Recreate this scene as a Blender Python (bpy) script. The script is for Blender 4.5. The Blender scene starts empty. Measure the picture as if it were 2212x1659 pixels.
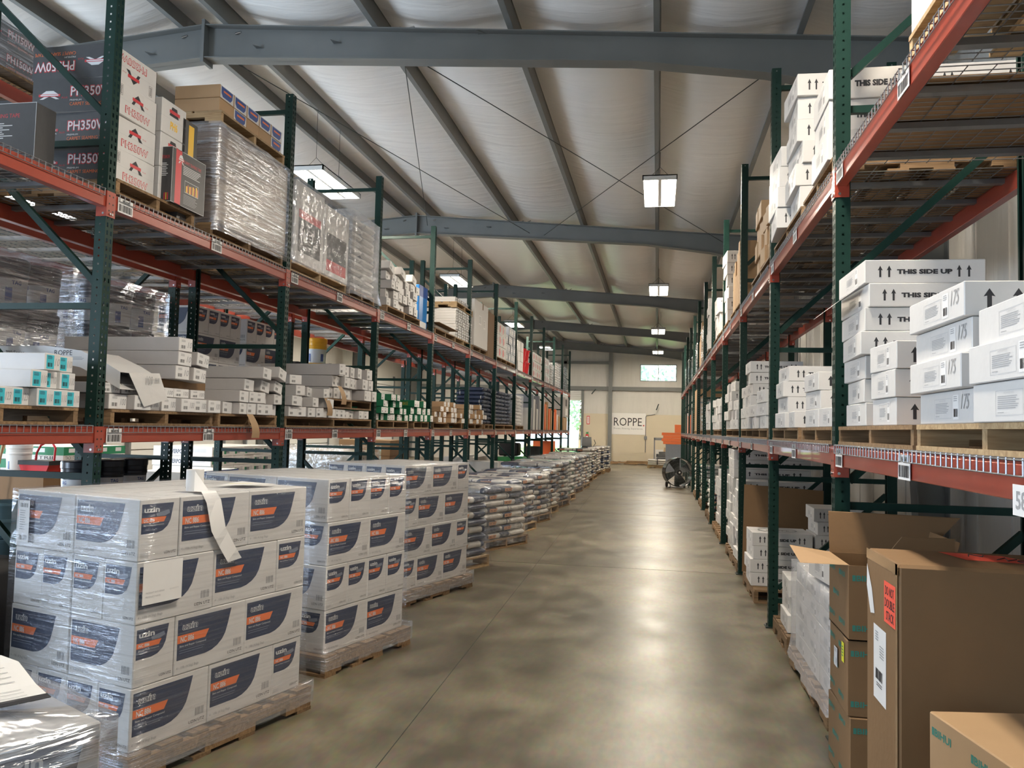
import bpy, math, random
from mathutils import Vector, Matrix
PI = math.pi
R = math.radians
SC = bpy.context.scene
COL = SC.collection
rnd = random.Random(7)

# ---------------------------------------------------------------- camera
cam = bpy.data.objects.new('camera', bpy.data.cameras.new('camera'))
COL.objects.link(cam)
cam.data.sensor_width = 36.0
cam.data.lens = 1746.5 / 2212 * 36.0
cam.data.clip_start = 0.05
cam.data.clip_end = 400
yaw, pit, rol = R(10.23), R(3.094), R(1.385)
fw = Vector((-math.sin(yaw) * math.cos(pit), math.cos(yaw) * math.cos(pit), math.sin(pit)))
rt = Vector((math.cos(yaw), math.sin(yaw), 0))
up = rt.cross(fw)
r2 = rt * math.cos(rol) + up * math.sin(rol)
u2 = up * math.cos(rol) - rt * math.sin(rol)
cam.matrix_world = Matrix.Translation((0, 0, 1.6)) @ Matrix((r2, u2, -fw)).transposed().to_4x4()
SC.camera = cam

# ---------------------------------------------------------------- world, daylight, exposure
SC.view_settings.view_transform = 'Standard'
SC.view_settings.look = 'None'
SC.view_settings.exposure = 0.68
SC.view_settings.gamma = 1.0
SC.view_settings.use_curve_mapping = False
SC.cycles.max_bounces = 7
SC.cycles.diffuse_bounces = 4
SC.cycles.glossy_bounces = 3
SC.cycles.transparent_max_bounces = 12
SC.cycles.transmission_bounces = 3
SC.cycles.sample_clamp_indirect = 6
SC.cycles.use_denoising = True
SC.cycles.caustics_reflective = False
SC.cycles.caustics_refractive = False
W = bpy.data.worlds.new('sky'); SC.world = W; W.use_nodes = True
bgn = W.node_tree.nodes['Background']
bgn.inputs[0].default_value = (0.72, 0.88, 1.0, 1)
bgn.inputs[1].default_value = 2.2

def area(name, loc, rot, sx, sy, power, color, spread=180):
    d = bpy.data.lights.new(name, 'AREA'); d.shape = 'RECTANGLE'; d.size = sx; d.size_y = sy
    d.energy = power; d.color = color; d.spread = R(spread)
    o = bpy.data.objects.new(name, d); COL.objects.link(o); o.location = loc; o.rotation_euler = rot
    return o
# daylight through the open dock doors behind the camera, on the left side and at the far end
area('daylight_rear_dock', (-7.4, -8.85, 1.95), (R(90), 0, R(180)), 3.6, 3.6, 70, (0.62, 0.79, 1.0))
area('daylight_side_dock_rear', (-12.85, -2.5, 1.9), (R(112), 0, R(-90)), 5.0, 3.6, 720, (0.64, 0.79, 1.0))
area('daylight_side_dock', (-12.85, 8.2, 1.9), (R(108), 0, R(-90)), 3.6, 3.6, 460, (0.68, 0.84, 1.0))

# ---------------------------------------------------------------- materials
MATS = {}
def nt(name):
    m = bpy.data.materials.new(name); m.use_nodes = True
    MATS[name] = m
    t = m.node_tree
    return m, t, t.nodes['Principled BSDF']
def mat(name, col, rough=0.6, metal=0.0, var=0.06, scale=18.0, bump=0.0, bscale=60.0, stretch=None, coat=0.0, spec=0.5, alpha=1.0):
    m, t, b = nt(name)
    n = t.nodes; l = t.links
    b.inputs['Roughness'].default_value = rough
    b.inputs['Metallic'].default_value = metal
    b.inputs['Coat Weight'].default_value = coat
    b.inputs['Specular IOR Level'].default_value = spec
    b.inputs['Alpha'].default_value = alpha
    tc = n.new('ShaderNodeTexCoord')
    mp = n.new('ShaderNodeMapping')
    l.new(tc.outputs['Object'], mp.inputs[0])
    if stretch: mp.inputs['Scale'].default_value = stretch
    ns = n.new('ShaderNodeTexNoise'); ns.inputs['Scale'].default_value = scale; ns.inputs['Detail'].default_value = 3
    l.new(mp.outputs[0], ns.inputs['Vector'])
    mx = n.new('ShaderNodeMix'); mx.data_type = 'RGBA'
    a = [max(0, c * (1 - var)) for c in col]; c2 = [min(1, c * (1 + var)) for c in col]
    mx.inputs[6].default_value = (*a, 1); mx.inputs[7].default_value = (*c2, 1)
    l.new(ns.outputs['Fac'], mx.inputs[0]); l.new(mx.outputs[2], b.inputs['Base Color'])
    if bump:
        n2 = n.new('ShaderNodeTexNoise'); n2.inputs['Scale'].default_value = bscale; n2.inputs['Detail'].default_value = 2
        l.new(mp.outputs[0], n2.inputs['Vector'])
        bp = n.new('ShaderNodeBump'); bp.inputs['Strength'].default_value = bump; bp.inputs['Distance'].default_value = 0.02
        l.new(n2.outputs['Fac'], bp.inputs['Height']); l.new(bp.outputs[0], b.inputs['Normal'])
    return m
mat('white_carton', (0.70, 0.685, 0.67), 0.5, var=0.03, bump=0.05, bscale=30)
mat('grey_carton', (0.50, 0.48, 0.46), 0.7, var=0.05)
mat('navy_print', (0.035, 0.050, 0.10), 0.4, var=0.1)
mat('orange_print', (0.86, 0.20, 0.06), 0.4, var=0.04)
mat('pale_print', (0.72, 0.73, 0.74), 0.45, var=0.02)
mat('ghost_print', (0.20, 0.23, 0.30), 0.45, var=0.02)
mat('black_print', (0.03, 0.03, 0.035), 0.5, var=0.1)
mat('grey_print', (0.36, 0.36, 0.37), 0.5, var=0.05)
mat('line_print', (0.55, 0.55, 0.56), 0.5, var=0.05)
mat('paper', (0.84, 0.83, 0.82), 0.55, var=0.02, bump=0.08, bscale=12)
mat('teal_sticker', (0.05, 0.50, 0.60), 0.4, var=0.05)
mat('red_print', (0.62, 0.05, 0.06), 0.4, var=0.05)
mat('yellow_print', (0.90, 0.55, 0.05), 0.4, var=0.05)
mat('blue_print', (0.04, 0.09, 0.32), 0.4, var=0.05)
mat('green_print', (0.02, 0.22, 0.10), 0.5, var=0.1)
mat('charcoal_carton', (0.055, 0.055, 0.058), 0.42, var=0.12, bump=0.06, bscale=20)
mat('brown_carton', (0.235, 0.135, 0.062), 0.72, var=0.07, scale=6, bump=0.06, bscale=25)
mat('tan_carton', (0.46, 0.30, 0.165), 0.7, var=0.06, scale=8)
mat('packing_tape', (0.30, 0.19, 0.10), 0.18, var=0.05)
mat('bihui_print', (0.05, 0.24, 0.19), 0.6, var=0.08)
mat('neon_sticker', (1.0, 0.13, 0.08), 0.5, var=0.02)
mat('yellow_sticker', (0.85, 0.80, 0.05), 0.5, var=0.02)
mat('green_steel', (0.010, 0.034, 0.027), 0.42, metal=0.0, var=0.25, scale=9, spec=0.2)
mat('liner_carton', (0.50, 0.475, 0.46), 0.65, var=0.04, bump=0.04, bscale=20)
mat('dark_steel', (0.012, 0.022, 0.020), 0.4, var=0.2)
mat('orange_steel', (0.34, 0.058, 0.034), 0.32, var=0.12, scale=7, coat=0.3)
mat('galvanised', (0.24, 0.245, 0.255), 0.38, metal=0.5, var=0.1)
mat('beam_paint', (0.185, 0.192, 0.188), 0.45, var=0.10, scale=3)
mat('bolt_steel', (0.6, 0.6, 0.6), 0.25, metal=1.0)
mat('white_paint', (0.80, 0.80, 0.78), 0.4, var=0.02)
mat('plywood_cream', (0.66, 0.58, 0.44), 0.6, var=0.05, scale=1.5)
mat('wall_vinyl', (0.66, 0.64, 0.60), 0.38, var=0.08, scale=2.0, bump=0.35, bscale=5, stretch=(3, 3, 0.4))
mat('concrete_kerb', (0.35, 0.34, 0.32), 0.8, var=0.1)
mat('black_rubber', (0.012, 0.012, 0.013), 0.6, var=0.2)
mat('black_gloss', (0.012, 0.012, 0.014), 0.2, var=0.2)
mat('pail_black', (0.012, 0.014, 0.022), 0.3, var=0.2)
mat('pail_yellow', (0.85, 0.42, 0.02), 0.3, var=0.05)
mat('pail_grey', (0.22, 0.24, 0.28), 0.35, var=0.1)
mat('red_plastic', (0.60, 0.02, 0.03), 0.25, var=0.08)
mat('blue_plastic', (0.03, 0.20, 0.55), 0.3, var=0.08)
mat('green_plastic', (0.05, 0.32, 0.10), 0.4, var=0.1)
mat('foliage', (0.62, 0.76, 0.66), 0.8, var=0.5, scale=3)
mat('bark', (0.12, 0.09, 0.06), 0.9, var=0.3)
mat('grass', (0.16, 0.30, 0.09), 0.9, var=0.3, scale=2)
mat('asphalt', (0.40, 0.40, 0.38), 0.9, var=0.1)
mat('bag_paper', (0.62, 0.60, 0.56), 0.35, var=0.06, scale=14, bump=0.35, bscale=22)
mat('bag_navy', (0.04, 0.055, 0.10), 0.35, var=0.1, bump=0.3, bscale=22)
mat('bag_orange', (0.62, 0.30, 0.16), 0.4, var=0.06, bump=0.3, bscale=22)
mat('bag_green', (0.03, 0.14, 0.10), 0.4, var=0.1, bump=0.3, bscale=22)
mat('crate_board', (0.24, 0.165, 0.115), 0.35, var=0.1, scale=5)
mat('broom_wood', (0.50, 0.32, 0.17), 0.6, var=0.1)
mat('rug', (0.42, 0.38, 0.30), 0.9, var=0.2)
mat('blue_steel', (0.16, 0.27, 0.32), 0.3, metal=0.3)

def wood(name, c1, c2):
    m, t, b = nt(name); n = t.nodes; l = t.links
    tc = n.new('ShaderNodeTexCoord'); mp = n.new('ShaderNodeMapping')
    mp.inputs['Scale'].default_value = (1.2, 14, 14)
    l.new(tc.outputs['Object'], mp.inputs[0])
    oi = n.new('ShaderNodeObjectInfo')
    ad = n.new('ShaderNodeVectorMath'); ad.operation = 'ADD'
    l.new(mp.outputs[0], ad.inputs[0]); l.new(oi.outputs['Location'], ad.inputs[1])
    ns = n.new('ShaderNodeTexNoise'); ns.inputs['Scale'].default_value = 3.0; ns.inputs['Detail'].default_value = 5; ns.inputs['Distortion'].default_value = 1.2
    l.new(ad.outputs[0], ns.inputs['Vector'])
    cr = n.new('ShaderNodeValToRGB'); cr.color_ramp.elements[0].position = 0.3; cr.color_ramp.elements[1].position = 0.72
    cr.color_ramp.elements[0].color = (*c1, 1); cr.color_ramp.elements[1].color = (*c2, 1)
    l.new(ns.outputs['Fac'], cr.inputs[0])
    hs = n.new('ShaderNodeHueSaturation'); l.new(cr.outputs[0], hs.inputs['Color'])
    mr = n.new('ShaderNodeMapRange'); mr.inputs[3].default_value = 0.7; mr.inputs[4].default_value = 1.15
    l.new(oi.outputs['Random'], mr.inputs[0]); l.new(mr.outputs[0], hs.inputs['Value'])
    l.new(hs.outputs[0], b.inputs['Base Color']); b.inputs['Roughness'].default_value = 0.75
    return m
wood('pallet_wood', (0.165, 0.095, 0.044), (0.36, 0.228, 0.118))
wood('pale_wood', (0.34, 0.22, 0.11), (0.54, 0.39, 0.22))

def film(name, dens, col=(0.9, 0.93, 1.0), streak=(1.5, 1.5, 40), rough=0.12, milk=0.10):
    m = bpy.data.materials.new(name); m.use_nodes = True; MATS[name] = m
    t = m.node_tree; n = t.nodes; l = t.links
    for x in list(n): n.remove(x)
    out = n.new('ShaderNodeOutputMaterial')
    tr = n.new('ShaderNodeBsdfTransparent'); gl = n.new('ShaderNodeBsdfGlossy'); df = n.new('ShaderNodeBsdfDiffuse')
    gl.inputs['Roughness'].default_value = rough; gl.inputs[0].default_value = (*col, 1); df.inputs[0].default_value = (*col, 1)
    tc = n.new('ShaderNodeTexCoord'); mp = n.new('ShaderNodeMapping'); mp.inputs['Scale'].default_value = streak
    mp.inputs['Rotation'].default_value = (R(6), R(-5), 0)
    l.new(tc.outputs['Object'], mp.inputs[0])
    ns = n.new('ShaderNodeTexNoise'); ns.inputs['Scale'].default_value = 1.6; ns.inputs['Detail'].default_value = 4; ns.inputs['Distortion'].default_value = 0.5
    l.new(mp.outputs[0], ns.inputs['Vector'])
    bp = n.new('ShaderNodeBump'); bp.inputs['Strength'].default_value = 0.9; bp.inputs['Distance'].default_value = 0.02
    l.new(ns.outputs['Fac'], bp.inputs['Height']); l.new(bp.outputs[0], gl.inputs['Normal'])
    cr = n.new('ShaderNodeValToRGB'); cr.color_ramp.elements[0].position = 0.42; cr.color_ramp.elements[1].position = 0.68
    cr.color_ramp.elements[0].color = (dens * 0.35,) * 3 + (1,); cr.color_ramp.elements[1].color = (min(1, dens * 1.8),) * 3 + (1,)
    l.new(ns.outputs['Fac'], cr.inputs[0])
    m1 = n.new('ShaderNodeMixShader'); m1.inputs[0].default_value = milk
    l.new(tr.outputs[0], m1.inputs[1]); l.new(df.outputs[0], m1.inputs[2])
    m2 = n.new('ShaderNodeMixShader'); l.new(cr.outputs[0], m2.inputs[0])
    l.new(m1.outputs[0], m2.inputs[1]); l.new(gl.outputs[0], m2.inputs[2]); l.new(m2.outputs[0], out.inputs[0])
    return m
film('stretch_film', 0.11, milk=0.025)
film('heavy_film', 0.36, streak=(2, 2, 30), milk=0.10)
film('crinkled_film', 0.20, streak=(7, 7, 9), milk=0.05)
film('skirt_film', 0.26, streak=(3, 3, 40), milk=0.17)
film('frost_film', 0.15, streak=(4, 4, 14), milk=0.26)

def floor_mat():
    m, t, b = nt('polished_concrete'); n = t.nodes; l = t.links
    tc = n.new('ShaderNodeTexCoord')
    def noise(s, d, sc=(1, 1, 1), dist=0.0):
        mp = n.new('ShaderNodeMapping'); mp.inputs['Scale'].default_value = sc; l.new(tc.outputs['Object'], mp.inputs[0])
        x = n.new('ShaderNodeTexNoise'); x.inputs['Scale'].default_value = s; x.inputs['Detail'].default_value = d; x.inputs['Distortion'].default_value = dist
        l.new(mp.outputs[0], x.inputs['Vector']); return x
    n1 = noise(0.8, 6); n2 = noise(3.4, 6, (1, 0.7, 1)); n3 = noise(30, 6, (1, 0.35, 1))
    cr = n.new('ShaderNodeValToRGB'); e = cr.color_ramp.elements
    e[0].position = 0.41; e[0].color = (0.112, 0.092, 0.058, 1); e[1].position = 0.60; e[1].color = (0.285, 0.242, 0.160, 1)
    mx = n.new('ShaderNodeMix'); mx.data_type = 'FLOAT'; mx.inputs[0].default_value = 0.42
    l.new(n1.outputs['Fac'], mx.inputs[2]); l.new(n2.outputs['Fac'], mx.inputs[3])
    l.new(mx.outputs[0], cr.inputs[0])
    m2 = n.new('ShaderNodeMix'); m2.data_type = 'RGBA'; m2.blend_type = 'MULTIPLY'; m2.inputs[0].default_value = 0.6
    l.new(cr.outputs[0], m2.inputs[6]); l.new(n3.outputs['Color'], m2.inputs[7]); l.new(m2.outputs[2], b.inputs['Base Color'])
    rr = n.new('ShaderNodeMapRange'); rr.inputs[1].default_value = 0.3; rr.inputs[2].default_value = 0.7
    rr.inputs[3].default_value = 0.285; rr.inputs[4].default_value = 0.42
    l.new(n2.outputs['Fac'], rr.inputs[0]); l.new(rr.outputs[0], b.inputs['Roughness'])
    b.inputs['Specular IOR Level'].default_value = 0.6
floor_mat()

def ceil_mat():
    m, t, b = nt('white_vinyl_insulation'); n = t.nodes; l = t.links
    b.inputs['Base Color'].default_value = (0.84, 0.82, 0.80, 1); b.inputs['Roughness'].default_value = 0.34
    b.inputs['Specular IOR Level'].default_value = 0.8
    tc = n.new('ShaderNodeTexCoord'); mp = n.new('ShaderNodeMapping'); mp.inputs['Scale'].default_value = (0.35, 2.6, 1)
    l.new(tc.outputs['Object'], mp.inputs[0])
    ns = n.new('ShaderNodeTexNoise'); ns.inputs['Scale'].default_value = 2.2; ns.inputs['Detail'].default_value = 4; ns.inputs['Distortion'].default_value = 0.4
    l.new(mp.outputs[0], ns.inputs['Vector'])
    bp = n.new('ShaderNodeBump'); bp.inputs['Strength'].default_value = 0.40; bp.inputs['Distance'].default_value = 0.05
    l.new(ns.outputs['Fac'], bp.inputs['Height']); l.new(bp.outputs[0], b.inputs['Normal'])
ceil_mat()
def emit(name, col, s):
    m = bpy.data.materials.new(name); m.use_nodes = True; MATS[name] = m
    b = m.node_tree.nodes['Principled BSDF']; b.inputs['Emission Color'].default_value = (*col, 1)
    b.inputs['Emission Strength'].default_value = s; b.inputs['Base Color'].default_value = (0.9, 0.9, 0.9, 1)
emit('tube_glow', (1.0, 0.95, 0.86), 14)
def glass():
    m = bpy.data.materials.new('window_glass'); m.use_nodes = True; MATS['window_glass'] = m
    t = m.node_tree; n = t.nodes; l = t.links
    for x in list(n): n.remove(x)
    out = n.new('ShaderNodeOutputMaterial'); tr = n.new('ShaderNodeBsdfTransparent'); gl = n.new('ShaderNodeBsdfGlossy')
    tr.inputs[0].default_value = (0.90, 0.97, 0.95, 1); gl.inputs['Roughness'].default_value = 0.02
    mx = n.new('ShaderNodeMixShader'); mx.inputs[0].default_value = 0.06
    l.new(tr.outputs[0], mx.inputs[1]); l.new(gl.outputs[0], mx.inputs[2]); l.new(mx.outputs[0], out.inputs[0])
glass()

# ---------------------------------------------------------------- text outlines (cached)
TXT = {}
def text_shape(s, bold=0.0, shear=0.0):
    k = (s, bold, shear)
    if k in TXT: return TXT[k]
    if not s.strip(): return ([], [], 1)
    c = bpy.data.curves.new('lettering', 'FONT'); c.body = s; c.resolution_u = 2; c.offset = bold; c.shear = shear
    o = bpy.data.objects.new('lettering', c); COL.objects.link(o)
    bpy.context.view_layer.update()
    dg = bpy.context.evaluated_depsgraph_get(); ev = o.evaluated_get(dg); me = ev.to_mesh()
    vs = [(v.co.x, v.co.y) for v in me.vertices]; fs = [tuple(p.vertices) for p in me.polygons]
    ev.to_mesh_clear(); bpy.data.objects.remove(o); bpy.data.curves.remove(c)
    x0 = min(v[0] for v in vs); x1 = max(v[0] for v in vs); y0 = min(v[1] for v in vs); y1 = max(v[1] for v in vs)
    TXT[k] = ([((x - x0) / (x1 - x0), (y - y0) / (y1 - y0)) for x, y in vs], fs, (x1 - x0) / (y1 - y0))
    return TXT[k]

# ---------------------------------------------------------------- mesh builder
class MB:
    def __init__(s): s.v = []; s.f = []; s.mi = []; s.names = []; s.sm = []
    def m(s, name):
        if name not in s.names: s.names.append(name)
        return s.names.index(name)
    def add(s, vs, fs, mname, smooth=False):
        b = len(s.v); k = s.m(mname); s.v += [tuple(v) for v in vs]
        for f in fs: s.f.append(tuple(b + i for i in f)); s.mi.append(k); s.sm.append(smooth)
    def box(s, x0, y0, z0, x1, y1, z1, m):
        vs = [(x, y, z) for z in (z0, z1) for y in (y0, y1) for x in (x0, x1)]
        s.add(vs, [(0, 2, 3, 1), (4, 5, 7, 6), (0, 1, 5, 4), (2, 6, 7, 3), (0, 4, 6, 2), (1, 3, 7, 5)], m)
    def cbox(s, x0, y0, z0, x1, y1, z1, m, c=0.004):
        # box with chamfered edges (three nested rings per axis)
        vs = []; fs = []
        X = (x0, x1); Y = (y0, y1); Z = (z0, z1); idx = {}
        for i in (0, 1):
            for j in (0, 1):
                for k in (0, 1):
                    dx, dy, dz = (c, -c)[i], (c, -c)[j], (c, -c)[k]
                    for a, p in enumerate(((X[i], Y[j] + dy, Z[k] + dz), (X[i] + dx, Y[j], Z[k] + dz), (X[i] + dx, Y[j] + dy, Z[k]))):
                        idx[(i, j, k, a)] = len(vs); vs.append(p)
        g = lambda *q: idx[q]
        for i in (0, 1):
            f = [g(i, 0, 0, 0), g(i, 1, 0, 0), g(i, 1, 1, 0), g(i, 0, 1, 0)]; fs.append(f if i else f[::-1])
            f = [g(0, i, 0, 1), g(0, i, 1, 1), g(1, i, 1, 1), g(1, i, 0, 1)]; fs.append(f if i else f[::-1])
            f = [g(0, 0, i, 2), g(1, 0, i, 2), g(1, 1, i, 2), g(0, 1, i, 2)]; fs.append(f if i else f[::-1])
        for i in (0, 1):
            for j in (0, 1):
                fs.append([g(i, j, 0, 0), g(i, j, 1, 0), g(i, j, 1, 1), g(i, j, 0, 1)])
                fs.append([g(i, 0, j, 0), g(i, 1, j, 0), g(i, 1, j, 2), g(i, 0, j, 2)])
                fs.append([g(0, i, j, 1), g(1, i, j, 1), g(1, i, j, 2), g(0, i, j, 2)])
                for k in (0, 1): fs.append([g(i, j, k, 0), g(i, j, k, 1), g(i, j, k, 2)])
        s.add(vs, fs, m)
    def quad(s, a, b, c, d, m): s.add([a, b, c, d], [(0, 1, 2, 3)], m)
    def tube(s, p, q, r, m, n=6, r1=None, caps=True, smooth=True):
        p = Vector(p); q = Vector(q); d = (q - p).normalized()
        a = d.orthogonal().normalized(); b = d.cross(a); r1 = r if r1 is None else r1
        vs = []
        for P, rr in ((p, r), (q, r1)):
            for i in range(n):
                t = 2 * PI * i / n + PI / n; vs.append(P + a * rr * math.cos(t) + b * rr * math.sin(t))
        fs = [(i, (i + 1) % n, n + (i + 1) % n, n + i) for i in range(n)]
        s.add(vs, fs, m, smooth)
        if caps: s.add(vs, [tuple(range(n))[::-1], tuple(range(n, 2 * n))], m)
    def path(s, pts, r, m, n=6):
        for a, b in zip(pts, pts[1:]): s.tube(a, b, r, m, n)
    def bar(s, p, q, w, h, m):
        # rectangular bar from p to q, w across the horizontal, h the other way
        p = Vector(p); q = Vector(q); d = (q - p).normalized()
        a = d.cross(Vector((0, 0, 1)));
        if a.length < 1e-4: a = Vector((1, 0, 0))
        a.normalize(); b = a.cross(d); vs = []
        for P in (p, q):
            for i, j in ((-1, -1), (1, -1), (1, 1), (-1, 1)): vs.append(P + a * w / 2 * i + b * h / 2 * j)
        s.add(vs, [(0, 1, 5, 4), (1, 2, 6, 5), (2, 3, 7, 6), (3, 0, 4, 7), (3, 2, 1, 0), (4, 5, 6, 7)], m)
    def lathe(s, prof, m, n=24, c=(0, 0, 0), mfun=None):
        vs = []
        for r, z in prof:
            for i in range(n): t = 2 * PI * i / n; vs.append((c[0] + r * math.cos(t), c[1] + r * math.sin(t), c[2] + z))
        for k in range(len(prof) - 1):
            mm = mfun(k) if mfun else m
            b = len(s.v)
            s.add([vs[k * n + i] for i in range(n)] + [vs[(k + 1) * n + i] for i in range(n)], [(i, (i + 1) % n, n + (i + 1) % n, n + i) for i in range(n)], mm, True)
    def ngon(s, pts, m): s.add(pts, [tuple(range(len(pts)))], m)
    def prism(s, pts, off, m):
        off = Vector(off); n = len(pts); vs = [Vector(p) for p in pts] + [Vector(p) + off for p in pts]
        s.add(vs, [tuple(range(n))[::-1], tuple(range(n, 2 * n))] + [(i, (i + 1) % n, n + (i + 1) % n, n + i) for i in range(n)], m)
    def mesh(s, name):
        me = bpy.data.meshes.new(name); me.from_pydata(s.v, [], s.f)
        for k in s.names: me.materials.append(MATS[k])
        me.polygons.foreach_set('material_index', s.mi); me.polygons.foreach_set('use_smooth', s.sm); me.update()
        return me
    def build(s, name, parent=None, loc=(0, 0, 0)):
        o = bpy.data.objects.new(name, s.mesh(name)); COL.objects.link(o); o.location = loc
        if parent: o.parent = parent
        return o

class Face:
    """a print area on one face of a box: x,y are fractions from the TOP-left corner as seen from outside"""
    def __init__(s, mb, O, U, N, w, h, V=(0, 0, 1)):
        s.mb = mb; s.O = Vector(O); s.U = Vector(U); s.V = Vector(V); s.N = Vector(N); s.w = w; s.h = h
    def P(s, x, y, k): return s.O + s.U * (x * s.w) + s.V * ((1 - y) * s.h) + s.N * (0.0007 * k)
    def poly(s, pts, m, k=1): s.mb.ngon([s.P(x, y, k) for x, y in pts][::-1], m)
    def rect(s, x0, y0, x1, y1, m, k=1): s.poly([(x0, y0), (x1, y0), (x1, y1), (x0, y1)], m, k)
    def text(s, t, x0, y0, x1, y1, m, k=2, bold=0.0, shear=0.0):
        vs, fs, _ = text_shape(t, bold, shear)
        s.mb.add([s.P(x0 + (x1 - x0) * a, y1 - (y1 - y0) * b, k) for a, b in vs], fs, m)
    def bars(s, x0, y0, x1, y1, m, n=9, k=1):
        w = (x1 - x0) / n; q = random.Random(n)
        for i in range(n): s.rect(x0 + i * w, y0, x0 + (i + q.choice((0.35, 0.6, 0.8))) * w, y1, m, k)
    def lines(s, x0, y0, x1, y1, m, n=6, k=1):
        w = (y1 - y0) / n; q = random.Random(n)
        for i in range(n): s.rect(x0, y0 + i * w, x0 + (x1 - x0) * q.uniform(0.75, 1), y0 + (i + 0.42) * w, m, k)
    def frame(s, x0, y0, x1, y1, m, t=0.004, k=1):
        a = t / s.w; b = t / s.h
        s.rect(x0, y0, x1, y0 + b, m, k); s.rect(x0, y1 - b, x1, y1, m, k); s.rect(x0, y0 + b, x0 + a, y1 - b, m, k); s.rect(x1 - a, y0 + b, x1, y1 - b, m, k)
def faces(mb, lx, ly, h, z=0):
    """the four side faces of a box centred on x,y: front(-y) right(+x) back(+y) left(-x)"""
    return (Face(mb, (-lx / 2, -ly / 2, z), (1, 0, 0), (0, -1, 0), lx, h), Face(mb, (lx / 2, -ly / 2, z), (0, 1, 0), (1, 0, 0), ly, h),
            Face(mb, (lx / 2, ly / 2, z), (-1, 0, 0), (0, 1, 0), lx, h), Face(mb, (-lx / 2, ly / 2, z), (0, -1, 0), (-1, 0, 0), ly, h))

# ---------------------------------------------------------------- scene objects
def tag(o, label, cat, group=None, kind=None):
    o['label'] = label; o['category'] = cat
    if group: o['group'] = group
    if kind: o['kind'] = kind
    return o
def struct(o): o['kind'] = 'structure'; return o
def empty(name, loc=(0, 0, 0), rz=0.0):
    o = bpy.data.objects.new(name, None); COL.objects.link(o); o.location = loc; o.rotation_euler = (0, 0, rz); o.empty_display_size = 0.1
    return o
def inst(mesh, name, loc, rz=0.0, label=None, cat=None, group=None, parent=None, rot=None):
    o = bpy.data.objects.new(name, mesh); COL.objects.link(o); o.location = loc
    o.rotation_euler = rot if rot else (0, 0, rz)
    if parent: o.parent = parent
    if label: tag(o, label, cat, group)
    return o
ORD = ['nearest', 'second', 'third', 'fourth', 'fifth', 'sixth', 'seventh', 'eighth', 'ninth', 'tenth', 'eleventh', 'twelfth', 'thirteenth', 'fourteenth', 'fifteenth', 'sixteenth', 'seventeenth', 'eighteenth', 'nineteenth', 'twentieth']
RB = ['bottom row', 'second row up', 'third row up', 'fourth row up', 'fifth row up', 'sixth row up', 'seventh row up', 'eighth row up', 'ninth row up', 'tenth row up', 'eleventh row up', 'twelfth row up']
def rows(i, n): return 'top row' if (i == n - 1 and n > 1) else RB[i]

XL, XR, Y0, DY, NF = -3.464, 0.929, 4.53, 2.53, 12
FRM = [Y0 + DY * k for k in range(-1, NF)]
DEP = 1.0
ZL, ZU, ZT = 1.545, 3.045, 4.75
# ================================================================ building shell
def zr(x): return 5.98 - 0.083 * abs(x + 5.0)
XW0, XW1, YB, YF = -13.0, 2.8, -9.0, 40.2
b = MB(); b.box(XW0 - .3, YB - .3, -0.2, XW1 + .3, YF + .3, 0, 'polished_concrete'); struct(b.build('floor'))
# saw-cut joints in the slab (each a thin dark filled groove)
for i, (p, q) in enumerate((((-1.05, -8), (-1.95, 40)), )):
    b = MB(); b.bar((p[0], p[1], 0.0008), (q[0], q[1], 0.0008), 0.004, 0.0012, 'dark_steel'); struct(b.build('trim_%d' % (1 + i)))
for i, y in enumerate((9.6, 15.7, 21.8, 27.9, 34.0)):
    b = MB(); b.bar((-12.9, y, 0.0008), (2.7, y, 0.0008), 0.0035, 0.0012, 'dark_steel'); struct(b.build('trim_%d' % (2 + i)))
# draped ceiling liner, sagging between the purlins
PUR = [-12.4, -10.9, -9.45, -8.0, -6.6, -5.3, -4.7, -2.98, -1.51, -0.03, 1.33, 2.55]
def ceiling():
    xs = []; knots = [XW0] + PUR + [XW1]
    for a, c in zip(knots, knots[1:]):
        n = 7 if c - a > 0.5 else 2
        for k in range(n): xs.append((a + (c - a) * k / n, math.sin(PI * k / n) * min(0.15, (c - a) * 0.1)))
    xs.append((XW1, 0))
    ys = [YB + (YF - YB) * j / 70 for j in range(71)]
    vs = []; q = random.Random(3)
    for y in ys:
        for x, sag in xs:
            vs.append((x, y, zr(x) + 0.205 - sag * (0.85 + 0.3 * math.sin(y * 0.9 + x * 1.7) * 0.5) - (0.012 * q.random() if sag > 0 else 0)))
    n = len(xs)
    fs = [(j * n + i, (j + 1) * n + i, (j + 1) * n + i + 1, j * n + i + 1) for j in range(70) for i in range(n - 1)]
    b = MB(); b.add(vs, fs, 'white_vinyl_insulation', True); struct(b.build('ceiling'))
    b = MB(); b.ngon([(XW0 - .3, YB - .3, 5.62), (-5, YB - .3, 6.3), (-5, YF + .3, 6.3), (XW0 - .3, YF + .3, 5.62)], 'galvanised')
    b.ngon([(-5, YB - .3, 6.3), (XW1 + .3, YB - .3, 5.62), (XW1 + .3, YF + .3, 5.62), (-5, YF + .3, 6.3)], 'galvanised')
    struct(b.build('ceiling'))
ceiling()
def wall_box(name, boxes, m='wall_vinyl'):
    b = MB()
    for q in boxes: b.box(*q, m)
    return struct(b.build(name))
WT = 5.45
b = MB(); b.prism([(XW0, YF, WT), (XW1, YF, WT), (XW1, YF, zr(XW1) + .2), (-5, YF, 6.19), (XW0, YF, zr(XW0) + .2)], (0, .15, 0), 'wall_vinyl'); struct(b.build('wall_front'))
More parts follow.
